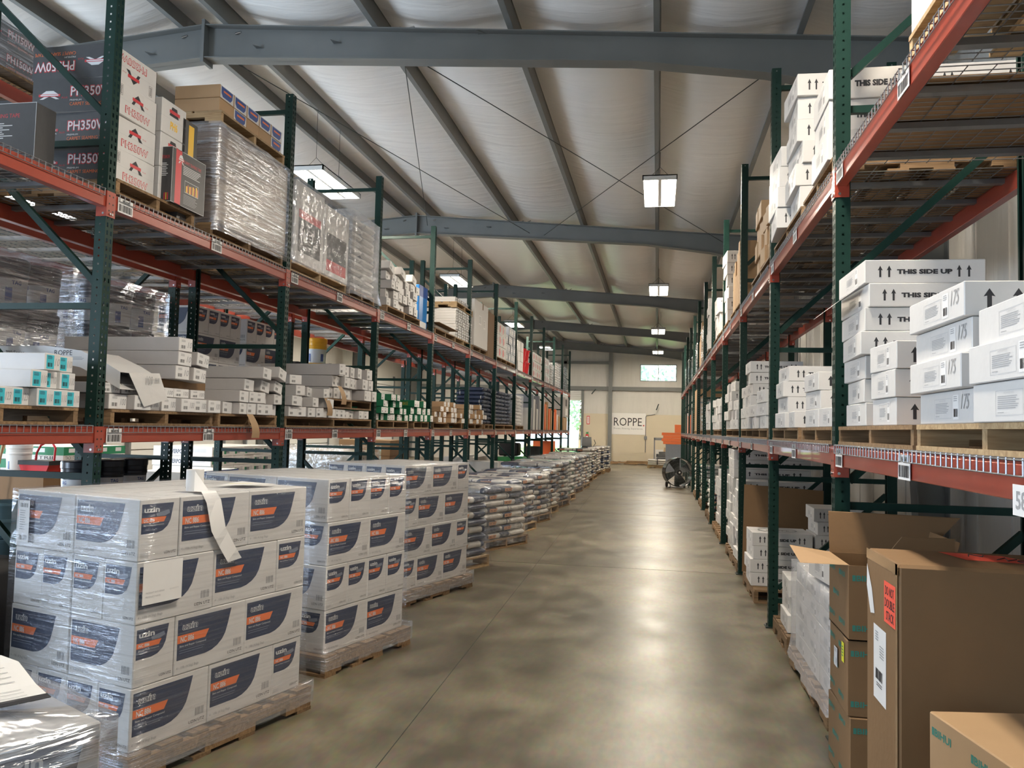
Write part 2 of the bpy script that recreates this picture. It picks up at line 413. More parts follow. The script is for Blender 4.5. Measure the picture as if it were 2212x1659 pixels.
b = MB(); b.prism([(XW0, YB, WT), (XW1, YB, WT), (XW1, YB, zr(XW1) + .2), (-5, YB, 6.19), (XW0, YB, zr(XW0) + .2)], (0, -.15, 0), 'wall_vinyl'); struct(b.build('wall_back'))
wall_box('wall_right', [(XW1, YB, 0, XW1 + .15, YF, 5.6)])
b = MB()
for k in range(60):   # vertical seams of the right wall panels
    y = -2 + k * 0.7; b.box(XW1 - 0.012, y, 0.05, XW1, y + 0.03, 5.4, 'wall_vinyl')
struct(b.build('wall_right'))
wall_box('wall_left', [(XW0 - .15, YB, 0, XW0, -5.0, 5.6), (XW0 - .15, -5.0, 3.8, XW0, 0, 5.6), (XW0 - .15, 0, 0, XW0, 6.2, 5.6), (XW0 - .15, 6.2, 3.8, XW0, 10.2, 5.6), (XW0 - .15, 10.2, 0, XW0, YF, 5.6)])
wall_box('wall_back', [(XW0, YB - .15, 0, -9.2, YB, WT), (-9.2, YB - .15, 3.8, -5.6, YB, WT), (-5.6, YB - .15, 0, XW1, YB, WT)])
wall_box('wall_front', [(XW0, YF, 0, -7.0, YF + .15, WT), (-7.0, YF, 3.05, -3.69, YF + .15, WT), (-3.69, YF, 0, -0.86, YF + .15, WT),
                      (-0.86, YF, 0, 0.91, YF + .15, 4.03), (-0.86, YF, 4.87, 0.91, YF + .15, WT), (0.91, YF, 0, XW1, YF + .15, WT)])
# far wall: girts, columns, cream plywood, slatted kick panel
n = 7
def trim(q, m='beam_paint'):
    global n
    b = MB(); b.box(*q, m); n += 1; return struct(b.build('trim_%d' % n))
trim((-12.9, YF - .16, 3.56, -2.38, YF, 3.74)); trim((-2.2, YF - .16, 3.56, XW1, YF, 3.74))
trim((-6.3, YF - .16, 4.86, -2.38, YF, 4.98)); trim((-2.38, YF - .22, 0, -2.2, YF, 5.55)); trim((-3.72, YF - .1, 0, -3.60, YF, 3.56)); trim((-4.62, YF - .16, 3.74, -4.46, YF, 5.6))
trim((-3.60, YF - .04, 0.03, -2.38, YF, 2.40), 'plywood_cream'); trim((-2.2, YF - .04, 0.52, XW1, YF, 2.40), 'plywood_cream')
b = MB()
for k in range(9): b.box(-2.2, YF - .05, 0.09 + k * 0.048, XW1, YF, 0.132 + k * 0.048, 'plywood_cream')
struct(b.build('baseboard_front'))
# window
w = MB(); fr = 'galvanised'
for q in ((-0.86, 4.03, 0.91, 4.07), (-0.86, 4.83, 0.91, 4.87), (-0.86, 4.07, -0.82, 4.83), (0.87, 4.07, 0.91, 4.83), (0.005, 4.07, 0.045, 4.83)): w.box(q[0], YF - .02, q[1], q[2], YF + .1, q[3], fr)
wo = struct(w.build('window_1')); g = MB(); g.box(-0.82, YF + .04, 4.07, 0.87, YF + .05, 4.83, 'window_glass'); g.build('window_glass', wo)
# rolled-up sectional door over the far opening, and closed sectional doors on the left wall
b = MB()
for k in range(5): b.box(-7.0, YF - .09, 3.03 + k * 0.10, -3.74, YF - .04, 3.115 + k * 0.10, 'white_paint')
struct(b.build('door_1'))
for i, (y0, y1) in enumerate(((11.2, 17.2), (18.2, 22.6), (24.0, 30.5), (32.0, 38.5))):
    b = MB()
    for k in range(14): b.box(XW0 + .02, y0, 0.02 + k * 0.27, XW0 + .07, y1, 0.26 + k * 0.27, 'white_paint')
    for yy in (y0 - .08, y1): b.box(XW0 + .02, yy, 0, XW0 + .12, yy + .08, 4.0, 'galvanised')
    struct(b.build('door_%d' % (2 + i)))

# roof frames: one per 8.05 m
RIGHT_BOT = [(-5, 5.60), (-0.3, 5.29), (1.0, 5.10), (2.0, 4.86), (2.62, 4.70)]
def rafter(i):
    y = 8.05 * i if i < 5 else YF - 0.25
    t = empty('roof_rafter', (-5, y, 5.6)); which = ORD[i - 1]
    tag(t, 'grey painted steel roof rafter across the aisle, %s from the viewer' % which, 'roof beam', 'grey rafters')
    for sg in (1, -1):
        pts = [(sg * (x + 5), z - 5.6) for x, z in RIGHT_BOT]; top = [(x, zr(-5 + abs(x)) - 5.6) for x, z in pts]
        b = MB(); b.prism([(x, -0.005, z) for x, z in pts] + [(x, -0.005, z) for x, z in top[::-1]], (0, 0.01, 0), 'beam_paint'); b.build('web', t)
        b = MB()
        for (a, c) in zip(pts, pts[1:]): b.prism([(a[0], -0.09, a[1]), (c[0], -0.09, c[1]), (c[0], -0.09, c[1] + .012), (a[0], -0.09, a[1] + .012)], (0, 0.18, 0), 'beam_paint')
        b.build('bottom_flange', t); b = MB()
        a, c = top[0], top[-1]; b.prism([(a[0], -0.09, a[1] - .012), (c[0], -0.09, c[1] - .012), (c[0], -0.09, c[1]), (a[0], -0.09, a[1])], (0, 0.18, 0), 'beam_paint'); b.build('top_flange', t)
    b = MB(); b.box(-0.018, -0.10, -0.05, 0.018, 0.10, 0.43, 'beam_paint'); b.build('splice_plate', t)
    for x in (-0.7, 0.6, 1.5, 3.1):
        b = MB(); b.prism([(x, -0.006, 0.10), (x + .09, -0.006, 0.10), (x, -0.10, 0.10)], (0, 0, 0.006), 'beam_paint'); b.build('clip', t)
    for x, z in ((-.3, .27), (.35, .27), (2.2, .2), (2.35, .2)):
        b = MB(); b.tube((x, -.03, z), (x + .05, -.004, z + .03), .012, 'bolt_steel'); b.build('bolt', t)
    for sg, nm in ((1, 'right'), (-1, 'left')):
        xc = -5 + sg * 7.62; b = MB()
        b.prism([(xc - sg * 0.0, y - .005, 0), (xc - sg * 0.22, y - .005, 0), (xc - sg * 0.48, y - .005, 4.72), (xc, y - .005, 4.72)], (0, .01, 0), 'beam_paint')
        b.prism([(xc - sg * 0.22, y - .1, 0), (xc - sg * 0.208, y - .1, 0), (xc - sg * 0.468, y - .1, 4.68), (xc - sg * 0.48, y - .1, 4.68)], (0, .2, 0), 'beam_paint')
        b.box(min(xc, xc - sg * .012), y - .1, 0, max(xc, xc - sg * .012), y + .1, 4.72, 'beam_paint')
        tag(b.build('steel_column'), 'grey steel wall column on the %s under the %s rafter' % (nm, which), 'column', 'wall columns')
for i in range(1, 6): rafter(i)
for k, x in enumerate(PUR):
    b = MB(); z = zr(x); s = -0.06 if x > -5 else 0.06
    b.box(x - .0015, YB, z + .003, x + .0015, YF - .02, z + .203, 'beam_paint'); b.box(min(x, x + s), YB, z + .003, max(x, x + s), YF - .02, z + .006, 'beam_paint'); b.box(min(x, x - s), YB, z + .2, max(x, x - s), YF - .02, z + .203, 'beam_paint')
    tag(b.build('roof_purlin'), 'long grey roof purlin along the building, %s from the left wall' % (['first'] + ORD[1:])[k], 'purlin', 'roof purlins')
for p, q, t in (((-2.6, 8.15, 5.52), (1.2, 16.0, 5.30), 'running away to the right'), ((1.2, 8.15, 5.30), (-2.3, 16.0, 5.50), 'running away to the left'),
                ((-4.9, 8.15, 5.72), (-2.6, 16.0, 5.55), 'left of the ridge running right'), ((-2.75, 8.15, 5.6), (-4.75, 16.0, 5.75), 'left of the ridge running left')):
    b = MB(); b.tube(p, q, 0.006, 'dark_steel', 5); tag(b.build('brace_cable'), 'thin steel roof brace cable ' + t, 'cable', 'roof brace cables')

# ================================================================ lamps
def lamp(x, y, z, label, drop):
    t = empty('high_bay_light', (x, y, z)); tag(t, label, 'ceiling light', 'hanging tube light fixtures')
    b = MB(); b.box(-.24, -.70, 0.035, .24, .70, .05, 'white_paint')
    for sx in (-.24, .225): b.prism([(sx, -.70, -.02), (sx + .015, -.70, -.02), (sx + .015, -.70, .05), (sx, -.70, .05)], (0, 1.4, 0), 'white_paint')
    for sy in (-.70, .68): b.box(-.24, sy, -.02, .24, sy + .02, .05, 'white_paint')
    b.box(-.022, -.68, -.012, .022, .68, .04, 'white_paint'); b.build('housing', t)
    for k in range(6):
        xx = (-.195, -.128, -.062, .062, .128, .195)[k]; b = MB(); b.tube((xx, -.67, .014), (xx, .67, .014), .013, 'tube_glow', 8); b.build('fluorescent_tube', t)
    b = MB()
    for yy in (-.4, .4):
        if drop > 0.35:
            b.tube((-.2, yy, .05), (0, yy, .25), .003, 'dark_steel', 4); b.tube((.2, yy, .05), (0, yy, .25), .003, 'dark_steel', 4); b.tube((0, yy, .25), (0, yy, drop), .003, 'dark_steel', 4)
        else: b.tube((-.1, yy, .05), (-.1, yy, drop), .004, 'dark_steel', 4); b.tube((.1, yy, .05), (.1, yy, drop), .004, 'dark_steel', 4)
    b.build('suspension_wire', t)
    for sx in (-.128, .128):
        l = area('lamp_light', (x + sx, y, z - .025), (0, 0, 0), .19, 1.34, 60, (1.0, 0.88, 0.71)); l.parent = t; l.location = (sx, 0, -.025)
for k, y in enumerate((11.9, 20.3, 28.7, 36.3)):
    lamp(-0.01, y, 5.1, 'bright twin-row tube light over the aisle centre, %s from the viewer' % ORD[k], 0.468)
lamp(-0.01, 3.4, 5.1, 'tube light over the aisle above the viewer', 0.468)
for k, y in enumerate((10.75, 18.4, 26.2, 34.0)):
    lamp(-4.70, y, 5.02, 'bright tube light hung on wires over the left rack, %s from the viewer' % ORD[k], 0.936)
for k, y in enumerate((3.0, 11.0, 19.0, 27.0, 35.0)):
    lamp(-9.45, y, 4.9, 'tube light over the far left aisle, %s from the viewer' % ORD[k], 0.712)

# ================================================================ pallet racks
def perforated(W, nz, cols, hw, hh, pitch=0.0508):
    """thin sheet in local (u,w) with holes: returns verts (u,w) and faces"""
    us = [0]
    for c in cols: us += [c - hw, c + hw]
    us.append(W); vs = []; fs = []; nu = len(us)
    zs = []
    for k in range(nz): z = k * pitch; zs += [z, z + pitch / 2 - hh, z + pitch / 2 + hh]
    zs.append(nz * pitch)
    for z in zs:
        for u in us: vs.append((u, z))
    for j in range(len(zs) - 1):
        for i in range(nu - 1):
            if j % 3 == 1 and i % 2 == 1: continue
            fs.append((j * nu + i, j * nu + i + 1, (j + 1) * nu + i + 1, (j + 1) * nu + i))
    return vs, fs
def post_mesh(nz, name):
    b = MB(); w = .076
    vs, fs = perforated(w, nz, (.02, .056), .007, .014); b.add([(0, u, z + .01) for u, z in vs], fs, 'green_steel')
    vs, fs = perforated(w, nz, (.038,), .0055, .006)
    b.add([(-u, 0, z + .01) for u, z in vs], fs, 'green_steel'); b.add([(-u, w, z + .01) for u, z in vs], fs, 'green_steel')
    h = nz * .0508 + .01
    b.box(-w, 0.0, .01, -w + .002, .018, h, 'green_steel'); b.box(-w, w - .018, .01, -w + .002, w, h, 'green_steel')
    return b.mesh(name)
POST = post_mesh(93, 'post')
def bar_mesh(p, q, nm):
    b = MB(); b.bar(p, q, .034, .04, 'green_steel'); return b.mesh(nm)
hb = bar_mesh((-.077, .038, 0), (-DEP + .077, .038, 0), 'horizontal_brace')
db = bar_mesh((-.077, .038, 0), (-DEP + .077, .038, .80), 'diagonal_brace')
b = MB(); b.box(-.10, -.02, 0, .025, .096, .008, 'dark_steel'); b.tube((.012, .03, .008), (.012, .03, .03), .008, 'bolt_steel'); FOOT = b.mesh('foot_plate')
def frame(x, y, s, label, group):
    t = empty('rack_upright_frame', (x, y if s > 0 else y + .076, 0), 0 if s > 0 else PI); tag(t, label, 'rack frame', group)
    inst(POST, 'post', (0, 0, 0), parent=t); inst(POST, 'post', (-DEP, .076, 0), PI, parent=t)
    inst(FOOT, 'foot_plate', (0, 0, 0), parent=t); inst(FOOT, 'foot_plate', (-DEP, .076, 0), PI, parent=t)
    for z in (.22, 1.23, 2.31, 3.37, 4.57): inst(hb, 'horizontal_brace', (0, 0, z), parent=t)
    for z in (.32, 1.36, 2.46, 3.56): inst(db, 'diagonal_brace', (0, 0, z), parent=t)
L = DY - .076
b = MB(); b.cbox(-.058, .004, -.105, -.004, L - .004, -.008, 'orange_steel', .003); b.box(-.058, .004, -.008, -.030, L - .004, -.003, 'orange_steel'); BEAM = b.mesh('beam_body')
def conn_mesh():
    b = MB(); b.box(.0012, -.050, -.165, .005, .004, .0, 'orange_steel'); b.box(-.07, .0005, -.165, .005, .004, .0, 'orange_steel')
    for z in (-.03, -.08, -.125): b.tube((.005, -.02, z), (.0058, -.02, z), .006, 'dark_steel', 8)
    b.tube((.005, -.028, -.145), (.012, -.028, -.145), .008, 'bolt_steel', 8); b.tube((-.02, .0045, -.145), (-.02, -.002, -.145), .008, 'bolt_steel', 8)
    return b.mesh('beam_connector')
CONN = conn_mesh()
def label_mesh(t):
    b = MB(); b.box(.0, 0, -.095, .0015, .15, 0.0, 'paper'); F = Face(b, (.0016, 0, -.095), (0, 1, 0), (1, 0, 0), .15, .095)
    F.text(t, .28, .07, .76, .3, 'black_print', bold=.02); F.bars(.07, .42, .93, .9, 'black_print', 24); return b.mesh('barcode_label')
LAB = [label_mesh(t) for t in ('WH0026', 'WH0028', 'WH0040', 'WH0042')]
BN = 0
def beam(x, y, z, s, label, group, nlab=2):
    """x is the face plane; s=+1 faces +x"""
    global BN
    t = empty('shelf_beam', (x, y, z), 0 if s > 0 else PI); tag(t, label, 'shelf beam', group)
    inst(BEAM, 'beam_body', (0, 0, 0), parent=t)
    c = inst(CONN, 'beam_connector', (0, 0, 0), parent=t); c = inst(CONN, 'beam_connector', (0, L, 0), parent=t); c.scale = (1, -1, 1)
    for k in range(nlab):
        BN += 1; inst(LAB[BN % 4], 'barcode_label', (.002, (.03, L * .47)[k], -.012), parent=t)
def deck_mesh():
    b = MB(); Wd = 1.2; r = .0028
    for k in range(24):
        yy = .018 + k * (Wd - .036) / 23
        b.tube((.010, yy, .003), (-DEP + .004, yy, .003), r, 'galvanised', 4, caps=False, smooth=False); b.tube((.010, yy, .005), (.010, yy, -.042), r, 'galvanised', 4, caps=False, smooth=False)
    for k in range(10):
        xx = -.03 - k * (DEP - .06) / 9; b.tube((xx, .012, -.0025), (xx, Wd - .012, -.0025), r, 'galvanised', 4, caps=False, smooth=False)
    b.tube((.010, .012, -.042), (.010, Wd - .012, -.042), r, 'galvanised', 4, caps=False); b.tube((.010, .012, -.0), (.010, Wd - .012, -.0), r, 'galvanised', 4, caps=False)
    return b.mesh('wire_mesh')
DECK = deck_mesh()
b = MB(); b.box(-DEP + .035, -.022, -.034, -.062, .022, -.006, 'galvanised'); CHAN = b.mesh('support_channel')
def deck(x, y, z, s, label, group):
    t = empty('wire_deck', (x, y, z), 0 if s > 0 else PI); tag(t, label, 'wire shelf deck', group)
    inst(DECK, 'wire_mesh', (0, 0, 0), parent=t)
    for yy in (.2, .6, 1.0): inst(CHAN, 'support_channel', (0, yy, 0), parent=t)
RK = {'A': (XL, 1, 'left aisle rack'), 'B': (XL - DEP - .14 - DEP, -1, 'rear left rack'), 'R': (XR, -1, 'right rack')}
def rack(key, kmax, levels=(ZL, ZU)):
    x, s, nm = RK[key]
    fy = FRM[:kmax + 1] if key != 'R' else FRM[:kmax + 1]
    for k, y in enumerate(fy):
        frame(x, y, s, 'dark green perforated upright frame of the %s, %s from the viewer' % (nm, ORD[k]), 'upright frames of the ' + nm)
    for k, y in enumerate(fy[:-1]):
        y0 = y + .076
        for z in levels:
            lv = 'lower' if z == ZL else 'upper'
            for side, xx, ss in (('front', x, s), ('back', x - s * DEP, -s)):
                ya = y0 if ss > 0 else y0 + L
                beam(xx, ya, z, ss, 'orange %s %s shelf beam, %s bay of the %s' % (lv, side, ORD[k], nm), 'orange beams of the ' + nm, 2 if side == 'front' and key != 'B' else 0)
            for h in (0, 1):
                yy = y0 + .02 + h * 1.22; yy = yy if s > 0 else yy + 1.2
                deck(x, yy, z + .003, s, 'grey wire deck, %s level, %s bay of the %s, %s half' % (lv, ORD[k], nm, ('near', 'far')[h]), 'wire decks of the ' + nm)
rack('A', 12); rack('R', 12); rack('B', 9)
# third level beam of the rear rack carrying the wrapped boxes
beam(-4.6, FRM[1] + .076, 3.98, 1, 'orange top shelf beam high on the rear left rack beside the wrapped black boxes', 'orange beams of the rear left rack', 0)
beam(-5.6, FRM[1] + .076 + L, 3.98, -1, 'orange top shelf beam at the back of the rear left rack', 'orange beams of the rear left rack', 0)
for h in (0, 1): deck(-5.6, FRM[1] + .096 + h * 1.22 + 1.2, 3.983, -1, 'grey wire deck on the top level of the rear left rack, %s half' % ('near', 'far')[h], 'wire decks of the rear left rack')
# ================================================================ pallets
PM = {}
def pallet_meshes(w, d, h, axis, m):
    """w along x, d along y; stringers run along axis"""
    k = (w, d, h, axis, m)
    if k in PM: return PM[k]
    t = .018; A, B = (w, d) if axis == 'x' else (d, w)     # A along the stringer, B across
    def bx(b, a0, b0, z0, a1, b1, z1):
        if axis == 'x': b.box(a0 - A / 2, b0 - B / 2, z0, a1 - A / 2, b1 - B / 2, z1, m)
        else: b.box(b0 - B / 2, a0 - A / 2, z0, b1 - B / 2, a1 - A / 2, z1, m)
    q = random.Random(5); n = 7
    top = MB()
    for i in range(n):
        a = i * (A - .12) / (n - 1); bx(top, a, q.uniform(0, .006), h - t, a + .12 + (-.022 if i in (2, 4) else 0), B - q.uniform(0, .006), h)
    bot = MB()
    for i in range(4):
        a = (0, .33, .6, 1)[i] * (A - .11); bx(bot, a, 0, 0, a + .11, B, t)
    st = []
    for i in range(3):
        s = MB(); b0 = (0, (B - .038) / 2, B - .038)[i]
        n0, n1, n2, n3 = .17 * A, .36 * A, .64 * A, .83 * A; zz = t + (h - 2 * t) * .45
        bx(s, .004, b0, t, n0, b0 + .038, zz); bx(s, n1, b0, t, n2, b0 + .038, zz); bx(s, n3, b0, t, A - .004, b0 + .038, zz); bx(s, .004, b0, zz, A - .004, b0 + .038, h - t)
        st.append(s.mesh('stringer'))
    PM[k] = (top.mesh('deck_boards'), bot.mesh('bottom_boards'), st); return PM[k]
def pallet(x, y, z, w, d, h, label, rz=0, axis='x', m='pallet_wood', group='wooden pallets', cat='pallet'):
    t = empty('wooden_pallet', (x, y, z), rz); tag(t, label, cat, group)
    a, b_, st = pallet_meshes(w, d, h, axis, m)
    inst(a, 'deck_boards', (0, 0, 0), parent=t); inst(b_, 'bottom_boards', (0, 0, 0), parent=t)
    for s in st: inst(s, 'stringer', (0, 0, 0), parent=t)
    return t
def shell(w, d, z0, z1, m, amp=.012, nx=10, nz=10, seed=1, flare=0.0, top=True):
    q = random.Random(seed); vs = []; b = MB()
    per = []
    for i in range(nx): per.append((-w / 2 + w * i / nx, -d / 2))
    for i in range(nx): per.append((w / 2, -d / 2 + d * i / nx))
    for i in range(nx): per.append((w / 2 - w * i / nx, d / 2))
    for i in range(nx): per.append((-w / 2, d / 2 - d * i / nx))
    n = len(per)
    for j in range(nz + 1):
        t = j / nz; z = z0 + (z1 - z0) * t; fl = 1 + flare * max(0, .16 - t) / .16
        for i, (x, y) in enumerate(per):
            o = q.uniform(0, amp) if i % nx else amp * .3
            l = math.hypot(x, y); vs.append((x * fl + x / l * o, y * fl + y / l * o, z))
    fs = [(j * n + i, j * n + (i + 1) % n, (j + 1) * n + (i + 1) % n, (j + 1) * n + i) for j in range(nz) for i in range(n)]
    if top:
        k = len(vs); vs.append((0, 0, z1 + amp * .5)); fs += [(nz * n + i, nz * n + (i + 1) % n, k) for i in range(n)]
    b.add(vs, fs, m, True); return b
def wrap(x, y, rz, w, d, z0, z1, m, label, cat='plastic wrap', **k):
    b = shell(w, d, z0, z1, m, **k); o = b.build('stretch_wrap', loc=(x, y, 0)); o.rotation_euler = (0, 0, rz)
    return tag(o, label, cat, 'shrink wrap around loads')

# ================================================================ cartons
def nc_panel(F, end):
    if not end:
        F.poly([(.03, .08), (.78, .08), (.735, .34), (.70, .50), (.655, .60), (.59, .68), (.51, .735), (.42, .76), (.03, .76)], 'navy_print')
        F.text('uzin', .085, .15, .30, .27, 'pale_print', 3, bold=.05, shear=.15); F.text('uzin', .0895, .160, .2955, .260, 'navy_print', 4, bold=-.004, shear=.15)
        F.poly([(.03, .345), (.46, .345), (.41, .48), (.03, .48)], 'orange_print', 2); F.text('NC 886', .07, .37, .25, .465, 'pale_print', 3, bold=.02)
        F.text('Skim and Repair Compound', .06, .515, .42, .56, 'pale_print', 2); F.rect(.06, .60, .40, .61, 'ghost_print', 2); F.rect(.06, .64, .38, .65, 'ghost_print', 2)
        F.text('4 - 10lb (4.5kg) Bags', .03, .87, .33, .925, 'grey_print', 1); F.bars(.83, .66, .95, .79, 'grey_print', 10); F.text('UZIN UTZ', .745, .85, .96, .90, 'black_print', 1); F.rect(.745, .925, .93, .93, 'line_print')
    else:
        F.poly([(.05, .08), (.84, .08), (.77, .36), (.70, .46), (.58, .53), (.42, .56), (.05, .56)], 'navy_print')
        F.text('uzin', .10, .13, .48, .22, 'pale_print', 3, bold=.03); F.poly([(.05, .30), (.66, .30), (.60, .385), (.05, .385)], 'orange_print', 2)
        F.poly([(.40, .235), (.72, .19), (.75, .25), (.62, .29), (.42, .29)], 'ghost_print', 2)
        F.text('NC 886', .10, .318, .36, .37, 'pale_print', 3, bold=.02); F.text('Skim and Repair Compound', .10, .41, .60, .44, 'pale_print', 2)
        F.lines(.05, .88, .30, .95, 'line_print', 4); F.text('UZIN UTZ', .64, .88, .94, .92, 'black_print', 1)
def carton(name, lx, ly, h, m='white_carton', fn=None, lid=None, c=.004):
    b = MB(); b.cbox(-lx / 2, -ly / 2, 0, lx / 2, ly / 2, h, m, c)
    if lid:   # tape and flap seam on the top
        b.box(-lx / 2 + c, -.0012, h, lx / 2 - c, .0012, h + .0008, lid)
    if fn: fn(faces(b, lx, ly, h))
    return b.mesh(name)
def f_nc(F): nc_panel(F[0], 0); nc_panel(F[1], 1); nc_panel(F[2], 0); nc_panel(F[3], 1)
CL, CS, CH = .438, .218, .276
M_NC = carton('carton', CL, CS, CH, fn=f_nc, lid='grey_carton')
def arrow(F, x, y0, y1, m='black_print', k=1, w=None):
    hw = (w or .018 * .5 / F.w); F.poly([(x, y0), (x + hw * 1.5, y0 + (y1 - y0) * .42), (x + hw * .6, y0 + (y1 - y0) * .38), (x + hw * .6, y1), (x - hw * .6, y1), (x - hw * .6, y0 + (y1 - y0) * .38), (x - hw * 1.5, y0 + (y1 - y0) * .42)], m, k)
def f_tsu(num='175', big=False):
    def g(F):
        for f in (F[0], F[2]):
            if big: arrow(f, .14, .22, .78, w=.022); arrow(f, .30, .22, .78, w=.022); f.text('THIS SIDE UP', .42, .38, .86, .62, 'black_print', bold=.03)
            else:
                for x in (.13, .205, .785, .865): arrow(f, x, .25, .75, w=.014)
                f.text('THIS SIDE UP', .27, .41, .73, .62, 'black_print', bold=.055)
        for f in (F[1], F[3]):
            f.frame(.30, .22, .62, .84, 'line_print', .0016); f.text('ADHESIVES', .40, .26, .52, .31, 'line_print'); f.lines(.325, .36, .60, .70, 'grey_print', 7); f.lines(.325, .76, .42, .80, 'grey_print', 1)
            f.rect(.65, .14, .75, .88, 'paper', 1); f.lines(.665, .18, .735, .36, 'grey_print', 3, 2); f.bars(.665, .56, .735, .80, 'black_print', 9, 2)
            if num: f.text(num, .79, .14, .93, .58, 'grey_print', shear=.3)
    return g
M_T = {}
def tsu(h=.108, lx=.51, ly=.50, num='175', big=False):
    k = (h, lx, ly, num, big)
    if k not in M_T: M_T[k] = carton('carton', lx, ly, h, fn=f_tsu(num, big), lid='grey_carton', c=.003)
    return M_T[k]
def f_long(num, teal=False, side=None):
    def g(F):
        for f in (F[1], F[3]):
            if teal: f.rect(.10, .10, .58, .92, 'teal_sticker', 1); f.lines(.16, .16, .5, .36, 'navy_print', 3, 2); f.bars(.17, .56, .48, .80, 'black_print', 9, 2)
            else: f.rect(.12, .12, .55, .88, 'paper', 1); f.lines(.18, .17, .5, .34, 'grey_print', 3, 2); f.bars(.16, .56, .48, .80, 'black_print', 8, 2)
            if num: f.text(num, .62, .28, .94, .72, 'grey_print', shear=.25)
        if side:
            F[0].text(side, .55, .25, .9, .75, 'yellow_print')
    return g
M_L = {}
def longc(w=.125, h=.1, num='110', teal=False, m='white_carton', L_=.96, side=None):
    if m == 'white_carton' and not teal: m = 'liner_carton'
    k = (w, h, num, teal, m, L_, side)
    if k not in M_L:
        b = MB(); b.cbox(-L_ / 2, -w / 2, 0, L_ / 2, w / 2, h, m, .003); f_long(num, teal, side)(faces(b, L_, w, h))
        if m != 'white_carton': b.box(L_ / 2 - .0005, -w / 2 + .004, .004, L_ / 2 + .0003, w / 2 - .004, h - .004, 'paper')
        M_L[k] = b.mesh('carton')
    return M_L[k]
def logo(F, x, y, s, k=2):
    F.poly([(x, y + s * .5), (x + s * .3, y), (x + s * .7, y), (x + s, y + s * .5)], 'pale_print', k); F.rect(x - s * .1, y + s * .45, x + s * 1.1, y + s * .8, 'red_print', k + 1); F.rect(x, y + s * .53, x + s, y + s * .7, 'pale_print', k + 2)
    F.poly([(x + s * .2, y + s * .8), (x + s * .45, y + s * .8), (x + s * .15, y + s * 1.15), (x - s * .05, y + s * 1.15)], 'pale_print', k); F.poly([(x + s * .55, y + s * .8), (x + s * .8, y + s * .8), (x + s * 1.05, y + s * 1.15), (x + s * .85, y + s * 1.15)], 'pale_print', k)
def f_ph(name, inv=False):
    def g(F):
        for f in (F[0], F[2]):
            f.rect(.0, .0, 1, 1, 'charcoal_carton', .4); f.text(name, .46, .22, .98, .56, 'red_print', 2, bold=.05); f.text(name, .47, .25, .97, .53, 'pale_print', 3, bold=.01)
            logo(f, .10, .36, .22); f.text('PREMIUM', .46, .63, .60, .68, 'pale_print', 2); f.text('CARPET SEAMING TAPE', .46, .72, .98, .82, 'orange_print', 2); f.text('PLUS', .36, .55, .43, .60, 'red_print', 2)
        for f in (F[1], F[3]):
            f.text(name, .24, .64, .84, .88, 'red_print', 1, bold=.045); f.text(name, .255, .665, .828, .857, 'white_carton', 2, bold=.0)
            f.rect(.40, .28, .66, .38, 'red_print', 1); f.poly([(.44, .28), (.53, .14), (.60, .28)], 'black_print', 1); f.poly([(.42, .38), (.48, .38), (.44, .5), (.38, .5)], 'black_print', 1); f.poly([(.58, .38), (.64, .38), (.70, .5), (.62, .5)], 'black_print', 1)
            f.text('PLUS', .70, .34, .78, .38, 'red_print', 1); f.frame(.10, .10, .17, .42, 'black_print', .002); f.lines(.11, .14, .16, .40, 'black_print', 6); f.rect(0, .50, 1, .506, 'line_print', 1)
    return g
M_PH = carton('carton', .60, .46, .224, fn=f_ph('PH350W')); M_PH1 = carton('carton', .50, .42, .18, m='charcoal_carton', fn=f_ph('PH150W'))
def f_ph6(F):
    for f in (F[1], F[3], F[0]):
        f.text('PH6', .35, .55, .65, .80, 'yellow_print', 1, bold=.04); f.poly([(.40, .12), (.6, .12), (.68, .40), (.3, .40)], 'black_print', 1); f.rect(.30, .22, .72, .32, 'red_print', 2); f.rect(0, .5, 1, .507, 'line_print')
M_PH6 = carton('carton', .40, .30, .25, fn=f_ph6)
def f_back(F):
    f = F[1]; f.rect(.10, 0, .27, 1, 'red_print', 1); logo(f, .18, .08, .14); f.text('CARPET SEAMING TAPE', .34, .14, .86, .20, 'red_print', 2); f.lines(.32, .24, .88, .42, 'pale_print', 6, 2)
    f.frame(.38, .50, .80, .72, 'pale_print', .003, 2)
    for i in range(4): f.rect(.42 + i * .1, .53 + (3 - i) * .02, .46 + i * .1, .71, 'yellow_print', 2); f.rect(.47 + i * .1, .56, .49 + i * .1, .71, 'orange_print', 2)
    f.lines(.36, .76, .82, .95, 'grey_print', 7, 2); f.frame(0, 0, 1, 1, 'pale_print', .003, 1)
    f = F[0]; f.frame(0, 0, 1, 1, 'pale_print', .003, 1); f.text('CARPET SEAMING TAPE', .2, .16, .8, .22, 'red_print', 2); f.lines(.16, .30, .72, .55, 'pale_print', 8, 2); logo(f, .02, .12, .12)
    for i in range(3): f.rect(.5 + i * .12, .84, .56 + i * .12, .97, ('red_print', 'yellow_print', 'red_print')[i], 2)
M_BK = carton('carton', .55, .44, .40, m='charcoal_carton', fn=f_back)
def f_tan(F):
    for f in (F[1], F[3]): f.rect(.03, .03, .97, .97, 'white_carton', .6); f.poly([(.10, .08), (.92, .08), (.88, .6), (.75, .85), (.2, .85), (.1, .6)], 'blue_print', 1); f.rect(.25, .3, .8, .45, 'orange_print', 2)
M_TAN = carton('carton', .40, .215, .108, m='tan_carton', fn=f_tan); M_TANP = carton('carton', .40, .215, .108, m='tan_carton')
